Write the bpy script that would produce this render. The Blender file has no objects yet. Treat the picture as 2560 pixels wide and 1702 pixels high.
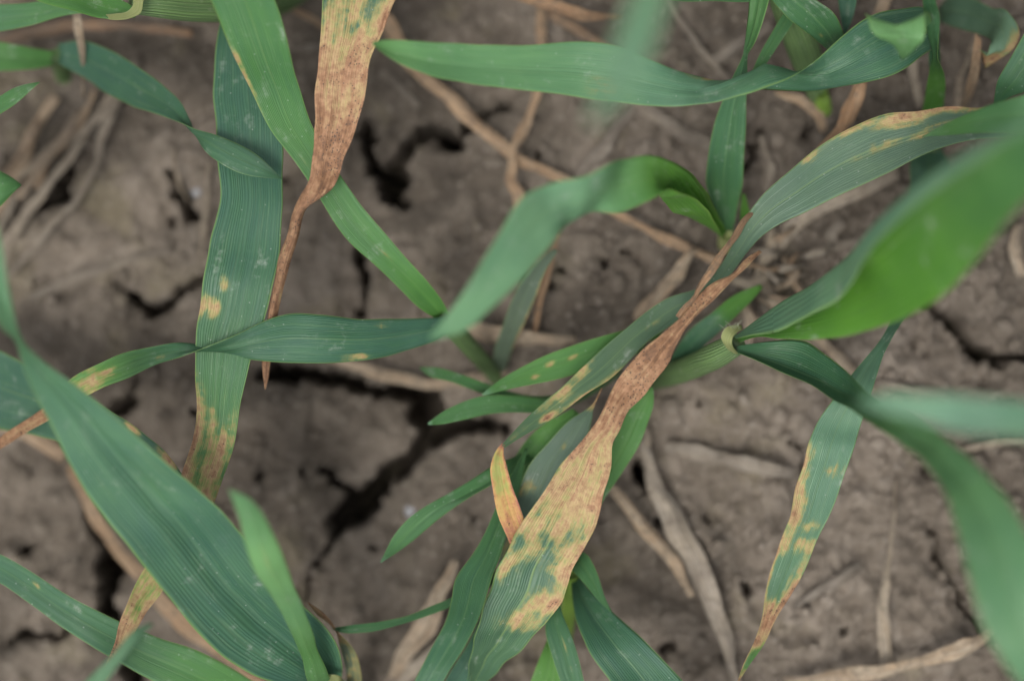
import bpy, math, random
import numpy as np

SC = bpy.context.scene
random.seed(7)
RNG = np.random.default_rng(11)

# ------------------------------------------------------------------ camera, sky, sun, exposure
W = 0.180            # metres across the frame in the plane of focus
DIST = 0.383         # camera to plane of focus
ZF = 0.046           # height of the plane of focus above the soil
cam = bpy.data.cameras.new('camera')
cam.sensor_width = 23.5
cam.lens = 23.5 * DIST / W
cam.clip_start = 0.005
cam.clip_end = 400.0
cam.dof.use_dof = True
cam.dof.focus_distance = DIST
cam.dof.aperture_fstop = 3.5
cam_o = bpy.data.objects.new('camera', cam)
cam_o.location = (0, 0, ZF + DIST)
SC.collection.objects.link(cam_o)
SC.camera = cam_o

SUN_EL, SUN_AZ = math.radians(72), math.radians(-140)     # azimuth from +Y (top of the picture) towards +X
world = bpy.data.worlds.new('World')
SC.world = world
world.use_nodes = True
wn = world.node_tree.nodes; wl = world.node_tree.links
wn.clear()
sky = wn.new('ShaderNodeTexSky'); sky.sky_type = 'NISHITA'; sky.sun_disc = False
sky.sun_elevation = SUN_EL; sky.sun_rotation = SUN_AZ
sky.dust_density = 4.0; sky.air_density = 1.0
hs = wn.new('ShaderNodeHueSaturation'); hs.inputs['Saturation'].default_value = 0.22
bg = wn.new('ShaderNodeBackground'); bg.inputs['Strength'].default_value = 0.12
wo = wn.new('ShaderNodeOutputWorld')
wl.new(sky.outputs[0], hs.inputs['Color']); wl.new(hs.outputs[0], bg.inputs['Color']); wl.new(bg.outputs[0], wo.inputs['Surface'])

sl = bpy.data.lights.new('sun', 'SUN'); sl.energy = 1.2; sl.angle = math.radians(18); sl.color = (1.0, 0.97, 0.92)
so = bpy.data.objects.new('sun', sl); SC.collection.objects.link(so)
from mathutils import Vector
sd = Vector((math.sin(SUN_AZ) * math.cos(SUN_EL), math.cos(SUN_AZ) * math.cos(SUN_EL), math.sin(SUN_EL)))
so.rotation_euler = sd.to_track_quat('Z', 'Y').to_euler()
so.location = (0, 0, 2)

SC.view_settings.view_transform = 'Standard'
SC.view_settings.look = 'None'
SC.view_settings.gamma = 1.0
SC.view_settings.use_curve_mapping = False
SC.view_settings.exposure = 1.32
SC.render.engine = 'CYCLES'
SC.cycles.use_denoising = True
SC.cycles.max_bounces = 8
SC.cycles.transmission_bounces = 6

# ------------------------------------------------------------------ noise in numpy
_perm = RNG.permutation(1024)
_gx = np.cos(np.arange(1024) * 2.399963); _gy = np.sin(np.arange(1024) * 2.399963)
def pnoise(x, y):
    xi = np.floor(x).astype(int); yi = np.floor(y).astype(int)
    xf = x - xi; yf = y - yi
    def g(ix, iy, dx, dy):
        h = _perm[(_perm[ix & 1023] + iy) & 1023]
        return _gx[h] * dx + _gy[h] * dy
    u = xf * xf * xf * (xf * (xf * 6 - 15) + 10); v = yf * yf * yf * (yf * (yf * 6 - 15) + 10)
    a = g(xi, yi, xf, yf); b = g(xi + 1, yi, xf - 1, yf)
    c = g(xi, yi + 1, xf, yf - 1); d = g(xi + 1, yi + 1, xf - 1, yf - 1)
    return (a + (b - a) * u) * (1 - v) + (c + (d - c) * u) * v
def fbm(x, y, octs=4, gain=0.5):
    s = 0; a = 1.0
    for k in range(octs):
        s = s + a * pnoise(x * 2 ** k + 17.3 * k, y * 2 ** k - 9.1 * k); a *= gain
    return s
def sstep(a, b, x):
    t = np.clip((x - a) / (b - a), 0, 1); return t * t * (3 - 2 * t)

# ------------------------------------------------------------------ where a thing seen at (x, y) stands, d millimetres above the plane of focus
def pt(x, y, d):
    k = (W / 2560.0) * (DIST - d / 1000.0) / DIST
    return np.array([(x - 1280.0) * k, -(y - 851.0) * k, ZF + d / 1000.0])

# ------------------------------------------------------------------ soil
GK = (W / 2560.0) * (DIST + ZF) / DIST      # metres per unit at soil level
def sx(x): return (x - 1280.0) * GK
def sy(y): return -(y - 851.0) * GK
CRACKS = [
 [(905,310,14),(925,385,22),(945,425,26),(972,455,44),(992,490,26),(1010,505,10)],
 [(975,450,30),(990,392,16),(1030,350,20),(1085,328,18),(1128,345,26),(1160,330,14),(1240,275,7),(1275,262,4)],
 [(1260,1075,14),(1160,1050,26),(1105,1060,34),(1045,1130,25),(965,1200,22),(905,1255,40),(850,1300,26),(822,1370,9),(782,1425,6),(760,1500,4)],
 [(900,1255,30),(850,1215,15),(822,1190,12),(795,1190,10)],
 [(1085,1060,40),(1060,1005,42),(1010,975,25),(920,985,14),(850,950,18),(760,940,22),(690,935,22),(640,960,6)],
 [(200,1225,9),(205,1290,15),(238,1360,30),(262,1440,26),(238,1495,16),(262,1545,22),(305,1600,22),(320,1680,26),(300,1760,22)],
 [(10,1608,5),(60,1596,8),(110,1588,9),(165,1573,6)],
 [(885,560,6),(888,620,9),(902,690,11),(893,790,7)],
 [(270,700,4),(300,742,8),(348,768,18),(390,765,8),(470,730,9),(520,700,6)],
 [(2270,740,8),(2350,800,10),(2420,872,16),(2455,900,13),(2500,905,9),(2570,885,10)],
 [(410,425,10),(430,480,12),(470,545,12),(500,560,6)],
 [(1590,1150,5),(1600,1190,16),(1625,1240,8)],
 [(560,110,12),(540,160,8)], [(60,520,14),(110,470,18),(140,400,14)],
 [(1890,330,8),(1880,400,6),(1830,470,6)],
 [(2300,1290,3),(2330,1400,5),(2370,1480,4),(2420,1560,5)],
 [(1960,1080,3),(2010,1250,4),(2000,1380,3)],
 [(1290,660,5),(1330,690,8),(1370,690,5)],
 [(130,1120,6),(200,1060,12),(310,1010,14),(330,960,6)],
]
HOLES = [(635,1190,13),(1850,1462,20),(1642,1290,17),(1335,380,12),(40,1378,15),(2002,265,14),(2012,335,13),(1655,1592,17),
         (2438,893,20),(1500,660,14),(1410,690,12),(1560,640,10),(1760,1300,9),(480,1030,13),(745,1180,9),(700,440,8),(930,1370,9),
         (1180,1290,8),(2090,1560,7),(2300,1180,8),(1990,1480,9),(1740,1010,8),(1380,720,14),(420,560,12),(560,860,10)]
def ground(X, Y, cracks=True):
    X = np.asarray(X, float); Y = np.asarray(Y, float)
    far = np.hypot(X, Y)
    h = 0.010 * np.tanh((X + 0.01) / 0.07) - 0.003 * np.tanh(Y / 0.07) + 0.002
    h = h + 0.0055 * fbm(X * 26 + 3.1, Y * 26 + 8.2, 3) * np.minimum(1 + far * 0.6, 6)
    if not cracks:
        return h
    h = h + 0.0016 * np.tanh(2.6 * fbm(X * 70 + 1.7, Y * 70, 4)) + 0.0010 * np.tanh(3 * fbm(X * 170 + 5, Y * 170, 3)) - 0.0014 * sstep(0.15, 0.5, np.abs(fbm(X * 60 + 9, Y * 60, 3)))
    h = h + (0.0008 + 0.0013 * sstep(0.0, 0.06, X)) * fbm(X * 330, Y * 330 + 4.0, 3, 0.6)
    inn = (np.abs(X) < 0.2) & (np.abs(Y) < 0.15)
    xs = X[inn]; ys = Y[inn]
    wx = xs + 0.0022 * fbm(xs * 150, ys * 150 + 5, 2) + 0.0011 * fbm(xs * 430, ys * 430, 3, .65)
    wy = ys + 0.0022 * fbm(xs * 150 + 40, ys * 150, 2) + 0.0011 * fbm(xs * 430 + 9, ys * 430, 3, .65)
    dep = np.zeros_like(xs); rim = np.zeros_like(xs)
    for poly in CRACKS:
        for (x0, y0, w0), (x1, y1, w1) in zip(poly[:-1], poly[1:]):
            ax, ay, bx, by = sx(x0), sy(y0), sx(x1), sy(y1)
            dx, dy = bx - ax, by - ay
            t = np.clip(((wx - ax) * dx + (wy - ay) * dy) / (dx * dx + dy * dy), 0, 1)
            dist = np.hypot(wx - ax - t * dx, wy - ay - t * dy)
            w = (w0 + (w1 - w0) * t) * GK
            q = 1 - sstep(0.72, 1.18, dist / w)
            dep = np.maximum(dep, q * np.minimum(0.010 + w * 11, 0.034))
            rim = np.maximum(rim, (1 - sstep(0.9, 4.0, dist / (w + 0.0006))) * 0.0016)
    for (hx, hy, r) in HOLES:
        dist = np.hypot(wx - sx(hx), wy - sy(hy)) / (r * GK)
        dep = np.maximum(dep, (1 - sstep(0.4, 1.2, dist)) * 0.009)
    h2 = h.copy(); h2[inn] = h[inn] - dep - rim
    return h2

# ------------------------------------------------------------------ node helpers
class NT:
    def __init__(self, name):
        self.m = bpy.data.materials.new(name); self.m.use_nodes = True
        self.t = self.m.node_tree; self.t.nodes.clear()
    def n(self, typ, **kw):
        nd = self.t.nodes.new(typ)
        for k, v in kw.items(): setattr(nd, k, v)
        return nd
    def put(self, sock, v):
        if hasattr(v, 'links') or isinstance(v, bpy.types.NodeSocket): self.t.links.new(v, sock)
        else:
            if isinstance(v, (tuple, list)) and len(v) == 3 and sock.type == 'RGBA': v = (*v, 1)
            sock.default_value = v
    def math(self, op, a, b=0.0, c=0.0, clamp=False):
        nd = self.n('ShaderNodeMath', operation=op, use_clamp=clamp)
        for i, v in enumerate((a, b, c)): self.put(nd.inputs[i], v)
        return nd.outputs[0]
    def ss(self, v, a, b, lo=0.0, hi=1.0):
        nd = self.n('ShaderNodeMapRange', interpolation_type='SMOOTHSTEP')
        for i, x in enumerate((v, a, b, lo, hi)): self.put(nd.inputs[i], x)
        return nd.outputs[0]
    def mix(self, f, a, b, mode='MIX'):
        nd = self.n('ShaderNodeMix', data_type='RGBA', blend_type=mode)
        self.put(nd.inputs[0], f); self.put(nd.inputs[6], a); self.put(nd.inputs[7], b)
        return nd.outputs[2]
    def attr(self, name):
        return self.n('ShaderNodeAttribute', attribute_name=name).outputs['Fac']
    def vec(self, x, y, z=0.0):
        nd = self.n('ShaderNodeCombineXYZ')
        for i, v in enumerate((x, y, z)): self.put(nd.inputs[i], v)
        return nd.outputs[0]
    def noise(self, v, scale, detail=3.0, rough=0.5):
        nd = self.n('ShaderNodeTexNoise'); self.put(nd.inputs['Vector'], v)
        nd.inputs['Scale'].default_value = scale; nd.inputs['Detail'].default_value = detail; nd.inputs['Roughness'].default_value = rough
        return nd.outputs[0]
    def voro(self, v, scale, feature='F1'):
        nd = self.n('ShaderNodeTexVoronoi', feature=feature); self.put(nd.inputs['Vector'], v); nd.inputs['Scale'].default_value = scale
        return nd
    def ramp(self, f, stops):
        nd = self.n('ShaderNodeValToRGB'); self.put(nd.inputs[0], f)
        e = nd.color_ramp.elements
        while len(e) < len(stops): e.new(0.5)
        for el, (p, c) in zip(e, stops): el.position = p; el.color = (*c, 1)
        return nd.outputs[0]
    def bump(self, h, dist, strength=1.0, normal=None):
        nd = self.n('ShaderNodeBump'); self.put(nd.inputs['Height'], h); nd.inputs['Distance'].default_value = dist
        nd.inputs['Strength'].default_value = strength
        if normal is not None: self.put(nd.inputs['Normal'], normal)
        return nd.outputs[0]
    def out(self, shader):
        o = self.n('ShaderNodeOutputMaterial'); self.t.links.new(shader, o.inputs['Surface']); return self.m
    def principled(self, col, rough, normal=None, spec=0.4):
        p = self.n('ShaderNodeBsdfPrincipled'); self.put(p.inputs['Base Color'], col); self.put(p.inputs['Roughness'], rough)
        self.put(p.inputs['Specular IOR Level'], spec)
        if normal is not None: self.put(p.inputs['Normal'], normal)
        return p.outputs[0]

def leaf_material(name, glauc, bright, stops, trans=0.3):
    b = NT(name)
    uv = b.n('ShaderNodeUVMap').outputs[0]
    sp = b.n('ShaderNodeSeparateXYZ'); b.put(sp.inputs[0], uv); u, v = sp.outputs[0], sp.outputs[1]
    rnd = b.n('ShaderNodeObjectInfo').outputs['Random']
    off = b.math('MULTIPLY', rnd, 37.0)
    obj = b.n('ShaderNodeTexCoord').outputs['Object']
    nec, yg, dull, pale = b.attr('nec'), b.attr('yg'), b.attr('dull'), b.attr('pale')
    streak = b.noise(b.vec(b.math('MULTIPLY', u, 26.0), b.math('MULTIPLY', v, 0.55), off), 1.0, 3.0, 0.6)
    blotch = b.noise(b.vec(b.math('MULTIPLY', u, 6.0), b.math('MULTIPLY', v, 1.1), off), 1.0, 4.0, 0.6)
    fine = b.noise(obj, 900.0, 3.0, 0.6)
    wide = b.noise(obj, 70.0, 3.0, 0.55)
    # green blade
    green = b.mix(b.math('ADD', yg, b.math('MULTIPLY', b.math('SUBTRACT', blotch, 0.5), 0.35), clamp=True), glauc, bright)
    green = b.mix(b.ss(dull, 0.0, 1.0), green, (0.10, 0.125, 0.085))
    green = b.mix(b.math('MULTIPLY', pale, b.math('MULTIPLY_ADD', blotch, 0.6, 0.7)), green, b.mix(0.5, green, (0.22, 0.38, 0.25)))  # pale: wax bloom and white tips, plus sheen of skyward leaves put into colour
    uw = b.math('ADD', u, b.math('MULTIPLY', b.math('SUBTRACT', b.noise(b.vec(b.math('MULTIPLY', u, 7.0), b.math('MULTIPLY', v, 0.25), off), 1.0, 2.0), 0.5), 0.10))
    vein = b.math('SINE', b.math('MULTIPLY', uw, 2 * math.pi * 25))
    vein01 = b.math('MULTIPLY_ADD', vein, 0.5, 0.5)
    green = b.mix(b.math('MULTIPLY', b.ss(vein01, 0.25, 0.95), b.ss(streak, 0.3, 0.65, 0.10, 0.5)), green, b.mix(1.0, green, (0.66, 0.68, 0.68), 'MULTIPLY'))
    green = b.mix(b.ss(streak, 0.50, 0.78, 0.0, 0.38), green, b.mix(0.5, green, (0.22, 0.32, 0.16)))
    green = b.mix(b.ss(wide, 0.35, 0.65, 0.0, 0.6), green, b.mix(1.0, green, (0.72, 0.80, 0.86), 'MULTIPLY'))
    mid = b.math('ABSOLUTE', b.math('SUBTRACT', u, 0.5))
    midm = b.ss(mid, 0.004, 0.022, 1.0, 0.0)
    green = b.mix(b.math('MULTIPLY', midm, b.attr('mid')), green, (0.17, 0.25, 0.09))
    edge = b.ss(mid, 0.470, 0.496)
    green = b.mix(b.math('MULTIPLY', edge, 0.5), green, (0.17, 0.26, 0.06))
    # pale dust, scuffs and tiny grains
    du = b.math('MULTIPLY', b.ss(b.noise(obj, 210.0, 5.0, 0.7), 0.54, 0.74), b.ss(blotch, 0.45, 0.65, 0.1, 0.75))
    green = b.mix(b.math('MULTIPLY', du, 0.72), green, (0.33, 0.36, 0.32))
    gr = b.voro(obj, 520.0)
    green = b.mix(b.ss(gr.outputs['Distance'], 0.05, 0.09, 0.35, 0.0), green, (0.40, 0.42, 0.38))
    # necrosis: yellowing, tan, orange brown, dark dots
    act = b.ss(nec, 0.02, 0.25)
    wob = b.math('ADD', b.math('MULTIPLY', b.math('SUBTRACT', streak, 0.5), 0.40), b.math('MULTIPLY', b.math('SUBTRACT', blotch, 0.5), 0.95))
    wob = b.math('ADD', wob, b.math('MULTIPLY', b.math('SUBTRACT', b.noise(obj, 330.0, 5.0, 0.65), 0.5), 0.85))
    wob = b.math('ADD', wob, b.math('MULTIPLY', b.math('SUBTRACT', fine, 0.5), 0.45))
    t = b.math('ADD', nec, b.math('MULTIPLY', wob, act), clamp=True)
    dead = b.ramp(t, stops)
    dead = b.mix(b.ss(fine, 0.35, 0.65, 0.0, 0.55), dead, b.mix(1.0, dead, (0.62, 0.56, 0.52), 'MULTIPLY'))
    dead = b.mix(b.math('MULTIPLY', b.ss(vein01, 0.3, 1.0), 0.28), dead, b.mix(1.0, dead, (0.78, 0.75, 0.72), 'MULTIPLY'))
    dots = b.voro(obj, 1900.0)
    dm = b.math('MULTIPLY', b.ss(dots.outputs['Distance'], 0.20, 0.38, 1.0, 0.0), b.ss(t, 0.5, 0.72))
    dm = b.math('MULTIPLY', dm, b.ss(b.noise(obj, 260.0, 3.0), 0.40, 0.58, 0.15, 1.0))
    dead = b.mix(b.math('MULTIPLY', dm, 0.85), dead, (0.035, 0.025, 0.02))
    dfac = b.ss(t, 0.05, 0.46)
    col = b.mix(dfac, green, dead)
    # surface
    hgt = b.math('ADD', b.math('MULTIPLY', vein, 0.5), b.math('MULTIPLY', midm, -0.9))
    hgt = b.math('ADD', hgt, b.math('MULTIPLY', b.math('MULTIPLY', fine, dfac), 1.6))
    nrm = b.bump(hgt, 0.00006, 0.8)
    rough = b.math('MULTIPLY_ADD', dfac, 0.24, 0.48)
    p = b.principled(col, rough, nrm, 0.34)
    tr = b.n('ShaderNodeBsdfTranslucent')
    b.put(tr.inputs['Color'], b.mix(1.0, b.mix(0.15, col, (0.3, 0.42, 0.04)), (1.25, 1.45, 0.55), 'MULTIPLY'))
    b.put(tr.inputs['Normal'], nrm)
    ms = b.n('ShaderNodeMixShader'); b.put(ms.inputs[0], b.math('MULTIPLY_ADD', dfac, -trans * 0.55, b.math('MULTIPLY_ADD', yg, 0.06, trans)))
    b.put(ms.inputs[1], p); b.put(ms.inputs[2], tr.outputs[0])
    return b.out(ms.outputs[0])

STOPS = [(0.0, (0.135, 0.195, 0.065)), (0.30, (0.255, 0.232, 0.080)), (0.50, (0.295, 0.212, 0.105)), (0.70, (0.262, 0.148, 0.082)), (0.88, (0.20, 0.104, 0.054)), (1.0, (0.15, 0.082, 0.046))]
MAT_LEAF = leaf_material('wheat_leaf_green', (0.036, 0.098, 0.061), (0.090, 0.232, 0.028), STOPS, 0.30)
STOPS_O = [(0.0, (0.23, 0.25, 0.07)), (0.3, (0.36, 0.26, 0.085)), (0.55, (0.40, 0.225, 0.09)), (0.8, (0.36, 0.155, 0.10)), (1.0, (0.25, 0.10, 0.07))]
MAT_TIP = leaf_material('wheat_leaf_orange', (0.3, 0.3, 0.08), (0.3, 0.3, 0.05), STOPS_O, 0.25)

def straw_material():
    b = NT('dead_straw')
    uv = b.n('ShaderNodeUVMap').outputs[0]
    sp = b.n('ShaderNodeSeparateXYZ'); b.put(sp.inputs[0], uv); u, v = sp.outputs[0], sp.outputs[1]
    oi = b.n('ShaderNodeObjectInfo'); rnd = oi.outputs['Random']
    off = b.math('MULTIPLY', rnd, 51.0)
    obj = b.n('ShaderNodeTexCoord').outputs['Object']
    tone, soil = b.attr('nec'), b.attr('dull')
    streak = b.noise(b.vec(b.math('MULTIPLY', u, 15.0), b.math('MULTIPLY', v, 0.7), off), 1.0, 4.0, 0.6)
    blot = b.noise(b.vec(b.math('MULTIPLY', u, 2.0), b.math('MULTIPLY', v, 1.6), off), 1.0, 4.0, 0.6)
    fine = b.noise(obj, 700.0, 3.0, 0.65)
    tt = b.math('ADD', tone, b.math('MULTIPLY', b.math('SUBTRACT', blot, 0.5), 0.7), clamp=True)
    col = b.ramp(tt, [(0.0, (0.235, 0.208, 0.172)), (0.35, (0.300, 0.250, 0.185)), (0.65, (0.310, 0.220, 0.140)), (1.0, (0.245, 0.140, 0.074))])
    col = b.mix(b.ss(streak, 0.4, 0.72, 0.0, 0.6), col, b.mix(1.0, col, (0.6, 0.55, 0.5), 'MULTIPLY'))
    col = b.mix(b.ss(fine, 0.48, 0.68, 0.0, 0.6), col, (0.10, 0.082, 0.064))
    col = b.mix(b.ss(b.noise(obj, 240.0, 4.0, 0.6), 0.52, 0.68, 0.0, 0.5), col, b.mix(1.0, col, (0.55, 0.5, 0.46), 'MULTIPLY'))
    col = b.mix(b.ss(streak, 0.58, 0.72, 0.0, 0.0), col, (0.34, 0.29, 0.22))
    col = b.mix(b.ss(streak, 0.30, 0.44, 0.55, 0.0), col, b.mix(0.4, col, (0.40, 0.34, 0.26)))
    col = b.mix(b.math('MULTIPLY', soil, b.ss(b.noise(obj, 120.0, 4.0, 0.65), 0.3, 0.6, 0.3, 1.0)), col, (0.125, 0.103, 0.083))
    vein = b.math('SINE', b.math('MULTIPLY', u, 2 * math.pi * 11))
    nrm = b.bump(b.math('ADD', b.math('MULTIPLY', vein, 0.5), b.math('MULTIPLY', fine, 1.5)), 0.00012, 0.9)
    p = b.principled(col, 0.72, nrm, 0.25)
    tr = b.n('ShaderNodeBsdfTranslucent'); b.put(tr.inputs['Color'], b.mix(1.0, col, (1.1, 1.0, 0.8), 'MULTIPLY'))
    ms = b.n('ShaderNodeMixShader'); ms.inputs[0].default_value = 0.14
    b.put(ms.inputs[1], p); b.put(ms.inputs[2], tr.outputs[0])
    return b.out(ms.outputs[0])
MAT_STRAW = straw_material()

def stem_material(name, c1, c2):
    b = NT(name)
    uv = b.n('ShaderNodeUVMap').outputs[0]
    sp = b.n('ShaderNodeSeparateXYZ'); b.put(sp.inputs[0], uv); u, v = sp.outputs[0], sp.outputs[1]
    obj = b.n('ShaderNodeTexCoord').outputs['Object']
    rib = b.math('SINE', b.math('MULTIPLY', u, 2 * math.pi * 26))
    n1 = b.noise(b.vec(b.math('MULTIPLY', u, 24.0), b.math('MULTIPLY', v, 0.6)), 1.0, 3.0)
    col = b.mix(b.ss(n1, 0.35, 0.7), c1, c2)
    col = b.mix(b.ss(rib, 0.0, 1.0, 0.0, 0.4), col, b.mix(0.35, col, (0.26, 0.32, 0.17)))
    col = b.mix(b.ss(b.noise(obj, 500.0, 4.0, 0.7), 0.55, 0.75, 0.0, 0.3), col, (0.3, 0.3, 0.24))
    nrm = b.bump(rib, 0.00012, 0.9)
    p = b.principled(col, 0.5, nrm, 0.4)
    tr = b.n('ShaderNodeBsdfTranslucent'); b.put(tr.inputs['Color'], b.mix(1.0, col, (1.2, 1.3, 0.7), 'MULTIPLY'))
    ms = b.n('ShaderNodeMixShader'); ms.inputs[0].default_value = 0.2
    b.put(ms.inputs[1], p); b.put(ms.inputs[2], tr.outputs[0])
    return b.out(ms.outputs[0])
MAT_STEM = stem_material('wheat_stem', (0.070, 0.125, 0.045), (0.095, 0.165, 0.055))
MAT_SHEATH = stem_material('young_sheath', (0.16, 0.28, 0.035), (0.2, 0.33, 0.05))
MAT_COLLAR = stem_material('pale_collar', (0.46, 0.48, 0.22), (0.34, 0.41, 0.12))

def hair_material():
    b = NT('leaf_hair')
    return b.out(b.principled((0.17, 0.19, 0.12), 0.5))
MAT_HAIR = hair_material()

def soil_material():
    b = NT('cracked_soil')
    obj = b.n('ShaderNodeTexCoord').outputs['Object']
    big = b.noise(obj, 22.0, 4.0, 0.55)
    mid = b.noise(obj, 95.0, 5.0, 0.62)
    fine = b.noise(obj, 480.0, 5.0, 0.7)
    grit = b.voro(obj, 430.0)
    col = b.ramp(b.math('ADD', b.math('MULTIPLY', big, 0.62), b.math('MULTIPLY', mid, 0.38)),
                 [(0.36, (0.078, 0.065, 0.052)), (0.46, (0.130, 0.109, 0.087)), (0.55, (0.188, 0.158, 0.127)), (0.64, (0.258, 0.219, 0.178))])
    col = b.mix(b.ss(fine, 0.35, 0.70, 0.0, 0.6), col, b.mix(1.0, col, (0.58, 0.55, 0.53), 'MULTIPLY'))
    col = b.mix(b.ss(b.noise(obj, 240.0, 4.0, 0.6), 0.40, 0.62, 0.42, 0.0), col, b.mix(1.0, col, (0.62, 0.60, 0.58), 'MULTIPLY'))
    col = b.mix(b.ss(b.noise(obj, 60.0, 3.0), 0.56, 0.70, 0.0, 0.35), col, (0.17, 0.145, 0.085))
    col = b.mix(b.ss(grit.outputs['Distance'], 0.14, 0.32, 0.55, 0.0), col, b.mix(b.noise(obj, 150.0, 2.0), (0.07, 0.058, 0.047), (0.36, 0.315, 0.265)))
    nrm = b.bump(b.math('ADD', b.math('MULTIPLY', fine, 1.2), b.math('MULTIPLY', mid, 1.2)), 0.0020, 1.0)
    return b.out(b.principled(col, 0.92, nrm, 0.15))
MAT_SOIL = soil_material()

def pebble_material():
    b = NT('pale_pebble')
    obj = b.n('ShaderNodeTexCoord').outputs['Object']
    col = b.mix(b.ss(b.noise(obj, 900.0, 3.0), 0.35, 0.65), (0.15, 0.148, 0.148), (0.26, 0.26, 0.27))
    return b.out(b.principled(col, 0.6))
MAT_PEBBLE = pebble_material()

# ------------------------------------------------------------------ mesh builders
def tag(o, label=None, cat=None, group=None, kind=None):
    if label: o['label'] = label
    if cat: o['category'] = cat
    if group: o['group'] = group
    if kind: o['kind'] = kind
    return o

def mesh_obj(name, verts, faces, mat, parent=None, uvs=None, attrs=None, smooth=True):
    off = np.array(parent['_w']) if parent is not None else np.zeros(3)
    me = bpy.data.meshes.new(name)
    me.from_pydata((np.asarray(verts) - off).tolist(), [], faces)
    if smooth: me.polygons.foreach_set('use_smooth', [True] * len(me.polygons))
    if uvs is not None:
        lay = me.uv_layers.new(name='UVMap')
        vi = np.zeros(len(me.loops), int); me.loops.foreach_get('vertex_index', vi)
        lay.data.foreach_set('uv', np.asarray(uvs)[vi].astype(np.float32).ravel())
    for k, a in (attrs or {}).items():
        at = me.attributes.new(k, 'FLOAT', 'POINT'); at.data.foreach_set('value', np.asarray(a, np.float32))
    me.materials.append(mat)
    o = bpy.data.objects.new(name, me); SC.collection.objects.link(o)
    if parent is not None: o.parent = parent
    return o

def hermite(t, P, q):
    """smooth curve through P at knots t, evaluated at q"""
    n = len(t); m = np.zeros_like(P)
    sl = (P[1:] - P[:-1]) / (t[1:] - t[:-1])[:, None]
    m[0] = sl[0]; m[-1] = sl[-1]
    h = t[1:] - t[:-1]
    m[1:-1] = (sl[:-1] * h[1:, None] + sl[1:] * h[:-1, None]) / (h[1:] + h[:-1])[:, None]
    i = np.clip(np.searchsorted(t, q, side='right') - 1, 0, n - 2)
    hh = h[i][:, None]; s = ((q - t[i]) / h[i])[:, None]
    return (P[i] * (2 * s ** 3 - 3 * s ** 2 + 1) + m[i] * hh * (s ** 3 - 2 * s ** 2 + s)
            + P[i + 1] * (-2 * s ** 3 + 3 * s ** 2) + m[i + 1] * hh * (s ** 3 - s ** 2)), i + s[:, 0]

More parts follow.
